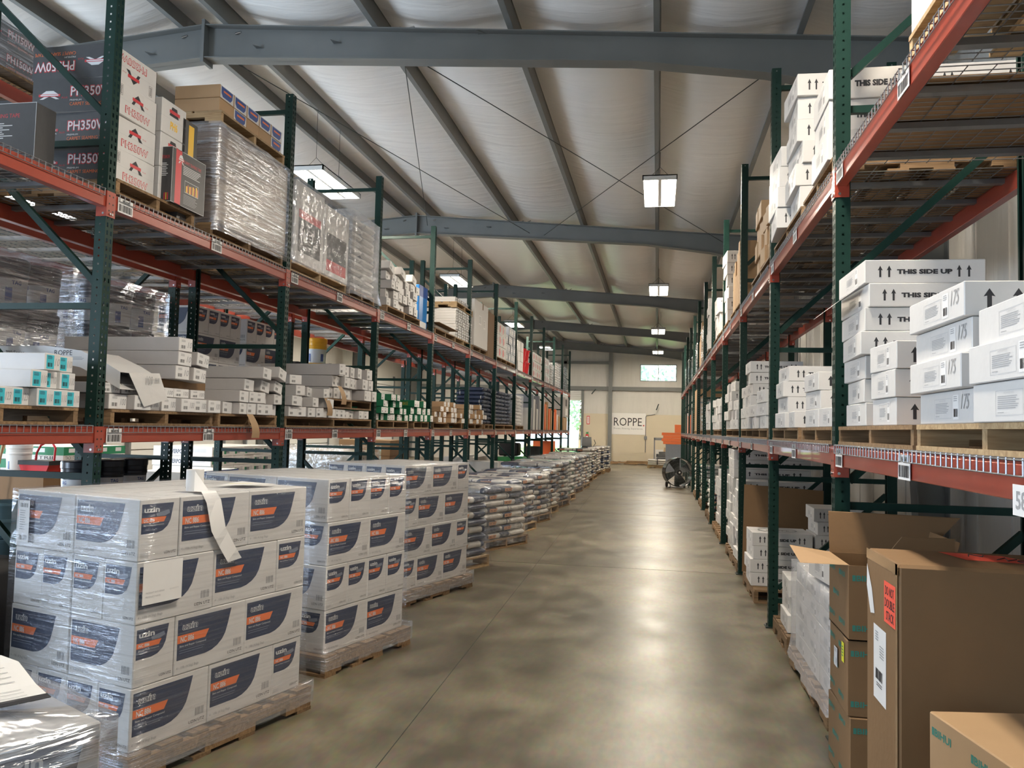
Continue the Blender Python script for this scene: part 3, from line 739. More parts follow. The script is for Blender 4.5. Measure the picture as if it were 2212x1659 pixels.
def f_bihui(F):
    for i, f in enumerate(F):
        nx = max(1, int(f.w / .17)); nz = max(2, int(f.h / .11))
        for a in range(nx):
            for c in range(nz):
                x = (a + .5 + (.25 if c % 2 else -.15)) / nx; y = (c + .5) / nz
                if x + .055 / f.w > .98 or x < .06 / f.w: continue
                f.text('BIHUI', x - .045 / f.w, y - .013 / f.h, x + .055 / f.w, y + .013 / f.h, 'bihui_print', 1, bold=.03); f.rect(x - .062 / f.w, y - .013 / f.h, x - .048 / f.w, y + .013 / f.h, 'bihui_print', 1)

# ================================================================ bags
def bag_mesh(kind):
    LX, LY, LZ = .60, .385, .086; b = MB(); ns = 15; nr = 16
    st = [-1, -.985, -.94, -.86, -.74, -.60, -.45, -.30, -.15, 0, .15, .30, .45, .60, .70, .76, .86, .94, .985, 1]
    q = random.Random(11); rings = []
    for s in st:
        e = abs(s); rz_ = (1 - max(0, e - .80) ** 2 * 16) * LZ / 2; rz_ = max(rz_, LZ * .12); ry = LY / 2 * (1 - max(0, e - .9) * .9)
        if e >= .985: rz_ *= .75
        ring = []
        for i in range(nr):
            t = 2 * PI * (i + .5) / nr; c, sn = math.cos(t), math.sin(t)
            p = .42; x = s * LX / 2; y = ry * math.copysign(abs(c) ** p, c); z = LZ / 2 + rz_ * math.copysign(abs(sn) ** .55, sn) + q.uniform(-.002, .002)
            ring.append((x, y, z))
        rings.append(ring)
    cols = {'nc': ['bag_paper', 'bag_navy', 'bag_paper', 'bag_navy', 'bag_paper'], 'dark': ['bag_navy', 'bag_navy', 'bag_paper', 'bag_navy', 'bag_navy'], 'green': ['bag_paper', 'bag_green', 'bag_paper', 'bag_green', 'bag_paper'], 'navy': ['bag_navy', 'bag_navy', 'bag_navy', 'bag_paper', 'bag_navy'], 'plain': ['bag_paper'] * 5}[kind]
    for k in range(len(st) - 1):
        m = (st[k] + st[k + 1]) / 2; mm = cols[0] if m < -.80 else cols[1] if m < -.08 else cols[2] if m < .70 else cols[3] if m < .77 else cols[4]
        b.add(rings[k] + rings[k + 1], [(i, (i + 1) % nr, nr + (i + 1) % nr, nr + i)[::-1] for i in range(nr)], mm, True)
    b.add(rings[0], [tuple(range(nr))], cols[0]); b.add(rings[-1], [tuple(range(nr))[::-1]], cols[4])
    if kind in ('nc', 'green', 'dark'):
        for f in (faces(b, LX, LY, LZ)[0], faces(b, LX, LY, LZ)[2]):
            f.poly([(.15, .26), (.45, .26), (.40, .76), (.15, .76)], 'bag_orange' if kind != 'green' else 'pale_print', 1); f.text('NC 157', .19, .36, .39, .66, 'black_print', 3, bold=.02); f.lines(.52, .35, .62, .65, 'line_print', 3, 1); f.lines(.70, .50, .80, .68, 'grey_print', 2, 1)
    return b.mesh('bag')
M_BAG = {k: bag_mesh(k) for k in ('nc', 'dark', 'green', 'navy', 'plain')}
def pail_mesh(body, band, txt='TAG', r=.148, h=.365):
    b = MB(); pr = [(r * .86, 0), (r * .90, .02), (r * .96, h * .58), (r * .965, h * .62), (r * 1.0, h * .64), (r * 1.0, h * .70), (r * .98, h * .72), (r * 1.0, h * .82), (r * 1.03, h * .84), (r * 1.03, h * .97), (r * .98, h), (r * .3, h * .992)]
    b.lathe(pr, body, 28, mfun=lambda k: band if 1 <= k < 2 else body); b.add([(r * .86 * math.cos(2 * PI * i / 28), r * .86 * math.sin(2 * PI * i / 28), 0) for i in range(28)], [tuple(range(28))[::-1]], body)
    vs, fs, _ = text_shape(txt, .03, 0.0)
    for a0 in (-.55, -1.9, .8):
        b.add([((r * .955) * math.cos(a0 + .5 * u + .15), (r * .955) * math.sin(a0 + .5 * u + .15), h * .46 + .03 * v) for u, v in vs], fs, 'blue_print')
        n = 5; b.add([(r * .94 * math.cos(a0 + .08 * i - .12), r * .94 * math.sin(a0 + .08 * i - .12), z) for z in (h * .12, h * .40) for i in range(n)], [(i, i + 1, n + i + 1, n + i) for i in range(n - 1)], 'blue_print')
    return b.mesh('pail')
M_TAG = pail_mesh('pail_black', 'pale_print'); M_YEL = pail_mesh('pail_yellow', 'pale_print', ' ', .15, .37); M_WPL = pail_mesh('white_paint', 'white_paint', ' ', .14, .34)
# ================================================================ loads standing on the floor, left side of the aisle
def rotp(c, a, x, y): return (c[0] + x * math.cos(a) - y * math.sin(a), c[1] + x * math.sin(a) + y * math.cos(a))
def nc_load(name, corner, ang, swap, types, film_d, ptxt):
    A, B = 1.10, .88; w, d = (A, B) if swap else (B, A)
    c = rotp(corner, ang, -w / 2, d / 2)
    pallet(c[0], c[1], 0, w + .10, d + .08, .128, 'worn wooden pallet under the %s' % ptxt, rz=ang, axis='y' if not swap else 'y', group='pallets under the white and navy cartons')
    for r in range(4):
        lst = []
        for i in range(2): lst.append((.11, .22 + .44 * i, 'b'))
        for i in range(2):
            for j in range(4): lst.append((.44 + .44 * i, .11 + .22 * j, 'a'))
        if types[r]: lst = [(A - a, bb, o) for a, bb, o in lst]
        lst.sort(key=lambda t: (t[0], t[1])); k = 0
        for a, bb, o in lst:
            if not (a < .30 or bb < .24 or r == 3): continue
            if swap: x, y, lng = w / 2 - a, -d / 2 + bb, ('x' if o == 'a' else 'y')
            else: x, y, lng = w / 2 - bb, -d / 2 + a, ('y' if o == 'a' else 'x')
            jx, jy = rnd.uniform(-.003, .003), rnd.uniform(-.003, .003)
            p = rotp(c, ang, x + jx, y + jy); k += 1
            front, side = (bb < .24, a < .24) if swap else (a < .24, bb < .24)
            wh = 'at the near aisle corner' if (a < .3 and bb < .3) else ('along the aisle side, %s' % ORD[k - 1] if side else ('on the near side, %s' % ORD[k - 1] if front else 'on top inside, %s' % ORD[k - 1]))
            rz = ang + (0 if lng == 'x' else PI / 2)
            inst(M_NC, 'compound_carton', (p[0], p[1], .130 + r * (CH + .0015)), rz, 'white navy carton of the %s, %s, %s' % (name, rows(r, 4), wh), 'box', 'white and navy cartons of the ' + name)
    wrap(c[0], c[1], ang, w + .03, d + .03, .03, .135 + 4 * (CH + .0015), film_d, 'clear stretch wrap around the %s' % ptxt, seed=len(name), flare=.05, amp=.010)
    b = shell(w + .11, d + .09, .045, .17, 'skirt_film', amp=.016, nx=14, nz=3, seed=77 + len(name), top=False); o = b.build('film_skirt', loc=(c[0], c[1], 0)); o.rotation_euler = (0, 0, ang); tag(o, 'gathered film twisted around the pallet of the %s' % ptxt, 'plastic wrap', 'shrink wrap around loads')
    return c, w, d
nc_load('nearest tall load', (-2.26, 3.28), R(-16.5), False, (1, 0, 1, 0), 'stretch_film', 'nearest carton load')
nc_load('second load', (-2.065, 4.93), R(-16.5), True, (0, 1, 0, 1), 'stretch_film', 'second carton load')
nc_load('third load', (-2.20, 6.95), R(-18), False, (0, 1, 0, 1), 'stretch_film', 'third carton load')
# near-left load, wrapped in glossy film, with delivery papers on top
ca = R(-28); cc = (-1.13, 1.57); c = rotp(cc, ca, -.45, -.45)
pallet(c[0], c[1], 0, 1.02, .94, .128, 'wooden pallet under the film-wrapped load at bottom left', rz=ca, group=None)
k = 0
for r in range(3):
    for i in range(2):
        for j in range(4):
            if i == 1 or r == 2 or j in (0, 3):
                k += 1; p = rotp(c, ca, -.22 + .44 * i, -.33 + .22 * j)
                inst(M_NC, 'compound_carton', (p[0], p[1], .130 + r * (CH + .0015)), ca, 'white carton inside the glossy film-wrapped load at bottom left, %s, number %d' % (rows(r, 3), k), 'box', 'cartons of the film-wrapped load at bottom left')
o = wrap(c[0], c[1], ca, .92, .92, .03, .975, 'heavy_film', 'glossy streaked film around the load at the bottom left', seed=9, amp=.012)
# the folded delivery papers
def sheet(pts, name, label, m='paper', cat='paper', lines=None, t=.0012):
    b = MB(); b.add([p for p in pts], [(0, 1, 2, 3)] if len(pts) == 4 else [tuple(range(len(pts)))], m); return b
b = MB(); U = Vector(rotp((0, 0), ca, 1, 0) + (0,)); V = Vector(rotp((0, 0), ca, 0, 1) + (0,)); O = Vector((*rotp(cc, ca, -.52, -.06), .985))
pts = []
prof = [(0, .0), (.10, .045), (.20, .05), (.30, .02), (.38, .008)]
for u, z in prof: pts += [O + U * u + Vector((0, 0, z)), O + U * u + V * -.24 + Vector((0, 0, z * 1.1 + .004))]
b.add(pts, [(2 * i, 2 * i + 1, 2 * i + 3, 2 * i + 2) for i in range(4)], 'paper')
for i in range(1, 4):
    a, c_ = pts[2 * i], pts[2 * i + 2]; n1 = Vector((0, 0, .0015))
    for q_ in range(4):
        f = .18 + q_ * .2; p0 = a.lerp(c_, f); s = pts[2 * i + 1] - pts[2 * i]
        b.quad(p0 + s * .15 + n1, p0 + s * (.75 if q_ % 2 else .5) + n1, p0 + s * (.75 if q_ % 2 else .5) + (c_ - a) * .02 + n1, p0 + s * .15 + (c_ - a) * .02 + n1, 'grey_print')
a = pts[6]; e = pts[8]; s = pts[7] - pts[6]; b.quad(a.lerp(e, .72) + n1, a.lerp(e, .72) + s + n1, e + s + n1, e + n1, 'black_print')
tag(b.build('delivery_papers'), 'folded white delivery papers with a black edge lying on the film-wrapped load', 'papers')
# roll of white labels with its tail hanging over the nearest load
def on1(x, y, z): p = rotp((-2.26, 3.28), R(-16.5), x, y); return Vector((p[0], p[1], z))
t = empty('label_roll', on1(-.135, .42, 1.248)); tag(t, 'roll of blank white labels standing on the nearest carton load, tail hanging down', 'label roll')
b = MB(); b.lathe([(.022, 0), (.042, 0), (.042, .105), (.022, .105), (.022, 0)], 'paper', 28); b.build('roll', t)
b = MB(); P = [(.030, 0.0, .0), (.08, 0, .004), (.13, .0, .004), (.152, .015, -.05), (.155, .05, -.19), (.155, .11, -.28), (.155, .165, -.355)]
pr = []
for x, y, z in P: q = on1(-.135 + x, .42 + y - .03, 1.25 + z) - t.location; pr.append(q)
W_ = Vector(rotp((0, 0), R(-16.5), 0, 1) + (0,)) * .09
vs = []
for i, q in enumerate(pr):
    up_ = Vector((0, 0, .10)) if i == 0 else None
    vs += [q + (Vector((0, 0, .10)) if i == 0 else W_ * .5 + Vector((0, 0, .012 * (1 if i > 2 else 0)))), q - (Vector((0, 0, 0)) if i == 0 else W_ * .5)]
b.add(vs, [(2 * i, 2 * i + 1, 2 * i + 3, 2 * i + 2) for i in range(len(pr) - 1)], 'paper', True); b.build('label_tail', t)
b = MB(); F = Face(b, on1(.0015, .012, .772) , rotp((0, 0), R(-16.5), 0, 1) + (0,), rotp((0, 0), R(-16.5), 1, 0) + (0,), .215, .185); F.O += Vector(F.N) * .022
F.rect(0, 0, 1, 1, 'paper'); F.text('PRODUCT SKIM REPAIR', .08, .70, .55, .74, 'line_print'); F.text('QUANTITY', .68, .70, .92, .74, 'line_print'); F.text('PRODUCT NAME', .08, .80, .45, .84, 'line_print')
tag(b.build('paper_sheet'), 'blank white paper sheet taped to the near corner of the nearest load', 'paper')
b = MB(); F = Face(b, on1(-.84, -.0015, .99), rotp((0, 0), R(-16.5), 1, 0) + (0,), rotp((0, 0), R(-16.5), 0, -1) + (0,), .085, .20); F.O += Vector(F.N) * .016
F.rect(0, 0, 1, 1, 'paper'); F.bars(.12, .07, .85, .17, 'black_print', 14); F.lines(.12, .24, .7, .74, 'line_print', 9); F.bars(.12, .84, .85, .96, 'black_print', 14)
tag(b.build('shipping_label'), 'tall white shipping label on the left end of the nearest load', 'label')
b = MB(); p = on1(-.30, .70, 1.2475); b.add([p, p + Vector((.20, .02, .012)), p + Vector((.26, .22, .004)), p + Vector((.04, .22, .014))], [(0, 1, 2, 3)], 'paper'); q = p + Vector((.06, .03, .013)); b.quad(q, q + Vector((.13, .02, .004)), q + Vector((.14, .045, .004)), q + Vector((.01, .025, 0)), 'yellow_sticker')
tag(b.build('paper_sheet'), 'loose paper with a yellow mark lying on top of the nearest load', 'paper')
b = MB(); p = on1(-.25, .50, 1.246); b.lathe([(.0, .022), (.012, .024), (.02, .014), (.022, 0)], 'black_rubber', 12, c=tuple(p)); b.tube(p + Vector((-.03, 0, .006)), p + Vector((.02, .02, .006)), .005, 'black_rubber')
tag(b.build('black_cap'), 'small black cap lying on top of the nearest load', 'cap')  # a loose black cap with its stub

# ---- pallets of mortar bags along the left rack
FAR = [(-1.89, 9.27, -24, .805), (-1.75, 11.2, -23, .79), (-1.87, 12.87, -12, .80), (-1.82, 14.2, -14, .80), (-1.86, 15.75, -8, .80), (-1.80, 17.2, -10, .86), (-1.83, 18.75, -6, .88), (-1.88, 21.2, -5, .90), (-1.83, 22.8, -4, .90), (-1.95, 25.3, -3, .93), (-1.93, 26.95, -2, .95), (-1.95, 29.2, -2, .95), (-1.88, 30.6, 0, .97), (-1.76, 31.9, 0, 1.0)]
for n_, (fx, fy, ang, zt) in enumerate(FAR):
    a = R(ang); w, d = 1.20, 1.0; c = rotp((fx, fy), a, -w / 2 - .02, -d / 2 - .02); nm = ORD[n_]
    pallet(c[0], c[1], 0, w + .04, d + .04, .128, 'wooden pallet under the %s stack of mortar bags from the viewer' % nm, rz=a, axis='x', group='pallets under the mortar bags', m='pallet_wood' if n_ % 2 else 'pale_wood')
    nl = round((zt - .13) / .085); kind = 'green' if n_ in (6, 9) else 'nc'
    for r in range(nl):
        lst = [(-.4, 'y', -.18), (0, 'y', -.18), (.4, 'y', -.18), (-.3, 'x', .30), (.3, 'x', .30)]
        if r % 2: lst = [(x, o, -y) for x, o, y in lst]
        k = 0
        for x, o, y in lst:
            k += 1
            vis = (o == 'y' and x > .3) or (o == 'x' and x > 0) or (r == nl - 1 and n_ < 11) or (n_ == 1 and y < 0)
            if not vis: continue
            p = rotp(c, a, x + rnd.uniform(-.008, .008), y + rnd.uniform(-.006, .006)); rz = a + (PI / 2 if o == 'y' else 0) + R(rnd.uniform(-1.5, 1.5)) + (PI if rnd.random() < .35 and o == 'y' else 0)
            inst(M_BAG['dark' if kind == 'nc' and (n_ == 0 or rnd.random() < .38) else kind], 'mortar_bag', (p[0], p[1], .129 + r * .0852), rz, 'paper mortar bag in the %s bag stack, %s, %s' % (nm, rows(r, nl), ('left', 'middle', 'at the aisle', 'inner', 'aisle end')[k - 1]), 'bag', 'mortar bags stacked along the left of the aisle')
    if n_ < 9: wrap(c[0], c[1], a, w + .03, d + .03, .05, .135 + nl * .0852, 'crinkled_film' if n_ % 2 else 'stretch_film', 'clear wrap around the %s stack of mortar bags from the viewer' % nm, seed=20 + n_, flare=.04, amp=.02)
# ================================================================ left rack, lower level (z of deck 1.55)
PD = 1.552; PH_ = .105
def lpal(y, w, z, label, m='pallet_wood', x=None, d=.98, h=PH_):
    pallet(XL - .50 if x is None else x, y, z, d, w, h, label, axis='x', m=m, group='pallets on the left rack')
GL = 'long white cartons on the lower left shelf'
def longrow(y0, w, h, z, n, num, txt, teal=False, m='white_carton', jx=.03, jr=1.5, grp=GL, cat='box', tone='long white carton', xo=.0, tilt=0.0, side=None):
    for i in range(n):
        dx = rnd.uniform(-jx, jx)
        o = inst(longc(round(w - .003, 3), round(h - .003, 3), num if not isinstance(num, (list, tuple)) else num[i % len(num)], teal, m, .96, side), 'long_carton',
                 (XL - .48 + dx + xo, y0 + w * (i + .5), z), 0, '%s %s, %s from the near side' % (tone, txt, ('first',) + tuple(ORD[1:]) if False else ('first' if i == 0 else ORD[i])), cat, grp)
        o.rotation_euler = (R(rnd.uniform(-jr, jr) * .5), R(rnd.uniform(-.3, .3)) * 0, R(rnd.uniform(-jr, jr)))
z0 = PD + PH_ + .001
lpal(3.80, 1.18, PD, 'wooden pallet under the blue-labelled cartons on the lower left shelf')
longrow(3.62, .128, .103, z0, 6, ['123', '123', '123', '110', '110', '110'], 'with blue label, bottom row', True, jr=.4, tone='white carton')
longrow(3.955, .128, .103, z0 + .104, 3, '110', 'with blue label, middle row', True, jr=.4, tone='white carton')
longrow(4.05, .125, .10, z0 + .208, 1, '10', 'with blue label, top row left', True, jr=.4, tone='white carton')
longrow(4.215, .125, .10, z0 + .208, 1, '110', 'with blue label, top row right', True, jr=.4, tone='white carton')
lpal(4.68 + .62, 1.22, PD, 'wooden pallet under the cartons marked 100 on the lower left shelf')
longrow(4.69, .181, .103, z0, 7, '100', 'marked 100, bottom row behind the first post', jr=.8)
longrow(4.63, .20, .072, z0 + .104, 6, '100', 'lying flat on the row marked 100', jr=2, xo=-.06)
b = MB(); b.cbox(-.42, -.42, 0, .42, .42, .06, 'brown_carton'); tag(b.build('carton', loc=(XL - .56, 5.58, z0 + .178)), 'flat dark brown carton under the stack marked 10 on the lower left shelf', 'box')
z1 = z0 + .24
for y, z, t_, rr in ((5.48, z1, 'bottom left', 0), (5.70, z1 - .005, 'bottom right', 6), (5.50, z1 + .105, 'middle left', 2), (5.73, z1 + .115, 'middle right', 9), (5.51, z1 + .212, 'top', -1)):
    o = inst(longc(.178, .102, '10'), 'long_carton', (XL - .50, y, z), 0, 'long white carton marked 10, %s of the stack behind the drooping carton' % t_, 'box', GL); o.rotation_euler = (R(-rr * .6), 0, R(rr * .2))
# the drooping printed carton
b = MB(); xs = [XL - 1.10, XL - .9, XL - .55, XL - .28, XL - .10, XL + .02]; zt_ = [2.05, 2.065, 2.07, 2.04, 1.965, 1.90]; zb_ = [1.97, 1.975, 1.97, 1.93, 1.85, 1.79]
vs = []
for x, a, c_ in zip(xs, zt_, zb_): vs += [(x, 4.72, c_), (x, 4.72, a), (x, 5.10, a), (x, 5.10, c_)]
b.add(vs, [(4 * i + j, 4 * i + 4 + j, 4 * i + 4 + (j + 1) % 4, 4 * i + (j + 1) % 4)[::-1] for i in range(5) for j in range(4)] + [(0, 1, 2, 3)[::-1]], 'white_carton')
t = empty('drooping_carton', (0, 0, 0)); tag(t, 'long white printed carton bending down at its torn open end over the cartons marked 100', 'box')
F = Face(b, (xs[0], 4.72, 1.965), (1, 0, 0), (0, -1, 0), .95, .095)
F.text('8-1/4 in', .10, .25, .22, .65, 'black_print'); F.text('700 Series', .27, .25, .42, .55, 'black_print'); F.text('ROPPE', .66, .2, .80, .55, 'black_print'); F.lines(.68, .66, .92, .9, 'grey_print', 3)
b.build('carton_body', t)
b = MB(); b.prism([(XL + .022, 4.80, 1.90), (XL + .030, 5.12, 1.92), (XL + .05, 5.20, 1.74), (XL + .04, 4.95, 1.68)], (.003, 0, 0), 'white_carton')
F = Face(b, (XL + .042, 4.95, 1.74), (0, 1, 0), (1, 0, 0), .2, .16); F.text('100', .05, .05, .4, .4, 'grey_print', 6); F.bars(.5, .1, .8, .3, 'grey_print', 8, 6)
b.build('torn_flap', t)
# far half of the bay and next bay: untidy cartons
lpal(6.50, 1.02, PD, 'wooden pallet beside the second post on the lower left shelf')
longrow(6.05, .158, .10, z0, 6, '', 'before the second post, bottom row', jr=3, jx=.05)
longrow(6.20, .165, .10, z0 + .101, 5, '', 'before the second post, second row', jr=3, jx=.05)
for i, (y, z, rr) in enumerate(((6.50, z0 + .204, 3), (6.72, z0 + .204, 8), (6.90, z0 + .206, 12), (6.62, z0 + .315, 4), (6.84, z0 + .325, 14))):
    o = inst(longc(.16, .10, ''), 'long_carton', (XL - .50 + .03 * i, y, z), 0, 'long grey-sided white carton sagging beside the second post, %s' % ORD[i], 'box', GL); o.rotation_euler = (R(-rr), 0, R(-2 + i))
lpal(8.36, 2.36, PD, 'long wooden pallet beyond the second post on the lower left shelf')
longrow(7.20, .185, .10, z0, 12, '', 'beyond the second post, bottom row', jr=4, jx=.06)
longrow(7.22, .19, .10, z0 + .102, 5, '', 'beyond the second post, second row', jr=7, jx=.06)
longrow(7.26, .20, .10, z0 + .206, 4, '', 'beyond the second post, third row', jr=9, jx=.06)
longrow(7.30, .21, .095, z0 + .312, 1, '', 'beyond the second post, loose on top', jr=9)
lpal(8.86, 1.30, z0 + .108, 'wooden pallet lying on white cartons near the third post')
for r in range(3): longrow(8.26 + .03 * r, .155, .125, z0 + .216 + r * .128, 8 - (r == 2), '', 'by the third post, %s' % ('lowest row', 'middle row', 'top row')[r], jr=5, jx=.07)
for k, (x, y, z, a) in enumerate(((XL + .04, 6.35, 1.50, 20), (XL + .02, 8.35, 1.85, -30), (XL + .03, 7.95, 1.72, 40))):
    b = MB(); vs = []
    for i in range(6): u = i / 5; vs += [(x + .05 * math.sin(u * 2.2) , y + u * .02, z + .16 - u * .20), (x + .05 * math.sin(u * 2.2) + .01, y + .09 + u * .05, z + .16 - u * .20)]
    b.add(vs, [(2 * i, 2 * i + 1, 2 * i + 3, 2 * i + 2) for i in range(5)], 'tan_carton', True)
    tag(b.build('torn_cardboard'), 'torn tan cardboard flap hanging %s' % ('over the orange beam before the second post', 'out of white cartons near the third post', 'among white cartons beyond the second post')[k], 'cardboard')
# green and brown small cartons in the next bays
GG = 'small green and tan cartons on the lower left shelf'
lpal(10.40, 1.30, PD, 'wooden pallet under the near green cartons'); lpal(11.70, .78, PD, 'wooden pallet under the far green cartons'); lpal(13.3, 1.9, PD, 'wooden pallet under the tan cartons'); lpal(15.35, 1.3, PD, 'wooden pallet under the last tan cartons')
for r, (ya, nn) in enumerate(((9.78, 9), (9.80, 8), (9.85, 6), (9.9, 4))): longrow(ya, .135, .085, z0 + r * .087, nn, '', 'of the near green stack, %s' % rows(r, 4), m='green_print', jr=4, jx=.06, grp=GG, tone='green carton')
for r, (ya, nn) in enumerate(((11.12, 6), (11.15, 6), (11.2, 5))): longrow(ya, .155, .10, z0 + r * .103, nn, '', 'of the second green stack, %s' % rows(r, 3), m='green_print', jr=3, jx=.08, grp=GG, tone='green carton', side='RUBBER WALL BASE')
for r, (ya, nn) in enumerate(((12.35, 11), (12.4, 10), (12.5, 8), (12.9, 4))): longrow(ya, .165, .085, z0 + r * .088, nn, '', 'of the tan stack, %s' % rows(r, 4), m='tan_carton', jr=4, jx=.08, grp=GG, tone='tan carton')
for r, (ya, nn) in enumerate(((14.75, 8), (14.8, 8), (14.9, 6), (15.0, 4))): longrow(ya, .165, .09, z0 + r * .093, nn, '', 'of the last tan stack, %s' % rows(r, 4), m='tan_carton', jr=4, jx=.08, grp=GG, tone='tan carton')
# bag pallets on the shelf
def bagstack(x, y, z, w, d, n, kind, nm, grp, filmed=None):
    for r in range(n):
        for i in range(max(1, int(round(d / .40)))):
            inst(M_BAG[kind], 'bag', (x + rnd.uniform(-.015, .015), y - d / 2 + .2 + .4 * i, z + r * .0855), R(rnd.uniform(-2, 2)) + (PI if rnd.random() < .4 else 0), '%s, %s, %s' % (nm, rows(r, n), ORD[i] + ' along'), 'bag', grp)
    if filmed: wrap(x, y, 0, .66, d + .06, z, z + n * .0855 + .01, filmed, 'clear film around the %s' % nm.replace('bag', 'bags', 1), amp=.02)
lpal(16.66, .84, PD, 'wooden pallet under the near dark bags'); lpal(18.40, 2.2, PD, 'wooden pallet under the far dark bags'); lpal(20.6, 1.0, PD, 'wooden pallet under the pale wrapped bags')
bagstack(XL - .36, 16.68, z0, .6, .8, 9, 'navy', 'dark bag in the near shelf stack', 'dark bags on the lower left shelf'); bagstack(XL - .36, 18.45, z0, .6, 2.0, 9, 'navy', 'dark bag in the far shelf stack', 'dark bags on the lower left shelf')
bagstack(XL - .34, 20.55, z0, .6, .8, 9, 'plain', 'pale bag in the wrapped shelf stack', 'pale bags on the lower left shelf', 'frost_film')
# standing panels and boards
def board(y, w, h, m, label, z=PD, x=None, d=.7, lean=0, grp='panels standing on the lower left shelf', cat='panel', nm='panel'):
    b = MB(); b.cbox(-d / 2, -w / 2, 0, d / 2, w / 2, h, m, .004); o = b.build(nm, loc=(XL - d / 2 - .02 if x is None else x, y, z)); o.rotation_euler = (R(lean), 0, 0); return tag(o, label, cat, grp)
for i in range(7): board(22.44 + i * .31, .10 + .06 * (i % 3), .62 + .13 * ((i * 3) % 4), ('white_paint', 'pail_grey', 'white_carton', 'galvanised')[i % 4], 'pale upright panel on the lower left shelf, %s from the viewer' % ORD[i], lean=-1.5)
for i, (m, h) in enumerate((('white_carton', .95), ('orange_print', .82), ('pale_wood', .9), ('orange_print', .70), ('tan_carton', .66), ('orange_print', .62), ('orange_print', .72), ('white_carton', .55), ('pale_wood', .5))):
    board((24.98, 25.45, 25.9, 26.4, 26.9, 27.6, 28.1, 28.6, 29.1)[i], .22, h, m, '%s upright board on the far lower left shelf, %s from the viewer' % ({'white_carton': 'white', 'orange_print': 'orange', 'pale_wood': 'pale wooden', 'tan_carton': 'tan'}[m], ORD[i]), lean=-2, nm='board', cat='board', grp='boards on the far lower left shelf')
b = MB(); b.cbox(-.45, -.6, 0, .45, .6, .75, 'grey_carton'); F = faces(b, .9, 1.2, .75); F[1].rect(.1, .1, .6, .45, 'black_print'); F[1].rect(.2, .55, .8, .9, 'paper'); tag(b.build('carton', loc=(XL - .42, 31.0, 2.05)), 'large grey carton with a dark panel high on the last left bay', 'box')
b = MB(); b.cbox(-.45, -.6, 0, .45, .6, .49, 'tan_carton'); tag(b.build('carton', loc=(XL - .46, 31.0, PD)), 'tan carton under the large grey carton in the last left bay', 'box')

# ================================================================ left rack, upper level
PU = ZU + .007; zu = PU + PH_ + .001
def upal(y, w, label, x=None, d=.98, m='pallet_wood', z=PU): pallet(XL - .50 if x is None else x, y, z, d, w, PH_, label, axis='x', m=m, group='pallets on the upper left shelf')
upal(5.08, .90, 'wooden pallet under the black and white tape cartons')
for r in range(4):
    o = inst(M_PH, 'tape_carton', (XL - .36 + (0, -.01, .0, -.02)[r], 4.86 + (0, .008, -.01, 0)[r], zu + r * .226 + (.224 if r == 3 else 0)), R((1, -2, 1.5, -1)[r]), 'black carton with white lettered end, %s of the stack behind the first post' % rows(r, 4), 'box', 'black and white tape cartons')
    if r == 3: o.rotation_euler = (PI, 0, PI + R(-1)); o.location.z = zu + 4 * .226
for r in range(3): inst(M_PH6, 'tape_carton', (XL - .26, 5.29, zu + r * .252), 0, 'white carton with yellow letters behind the black carton, %s' % rows(r, 3), 'box', 'white and yellow cartons')
b = MB(); b.cbox(-.18, -.10, 0, .18, .10, .36, 'charcoal_carton'); b.box(.1803, -.02, .03, .181, .05, .33, 'yellow_print'); tag(b.build('carton', loc=(XL - .24, 5.50, PU + .45)), 'tall narrow black carton with yellow mark beside the brown crate', 'box')
b = MB(); b.cbox(-.18, -.12, 0, .18, .12, .445, 'charcoal_carton'); tag(b.build('carton', loc=(XL - .24, 5.50, PU + .001)), 'black carton under the tall narrow black carton by the crate', 'box')
o = inst(M_BK, 'tape_carton', (XL - .035, 5.385, zu - .0), 0, 'black carton with red stripe and yellow bar chart at the shelf edge', 'box'); o.scale = (.2, .97, 1.0)
for k, (y, lab) in enumerate(((4.12, 'black carton with red text lines left of the first post'), )):
    o = inst(carton('carton', .55, .44, .40, m='charcoal_carton', fn=lambda F: f_back([F[0]] * 1 + [F[3]])), 'tape_carton', (-3.905, 4.18, PU + .001), 0, lab, 'box'); o.scale = (1, .36, 1)
# third level: wrapped black cartons
zt3 = 3.995
pallet(-5.05, 5.35, zt3, .8, 1.2, PH_, 'pallet under the wrapped black cartons at the top left', axis='x', group='pallets on the upper left shelf')
for r in range(2):
    for i in range(2): inst(M_PH1, 'tape_carton', (-4.92, 5.03 + .50 * i, zt3 + .107 + r * .182), PI / 2 * 0 + PI / 2, 'wrapped black carton with pale red letters at top left, %s, %s' % (('lower', 'upper')[r], ('near', 'far')[i]), 'box', 'wrapped black cartons at the top left')
wrap(-4.92, 5.28, 0, .48, 1.06, zt3 + .10, zt3 + .48, 'heavy_film', 'wrinkled film around the black cartons at the top left', amp=.02, seed=4)
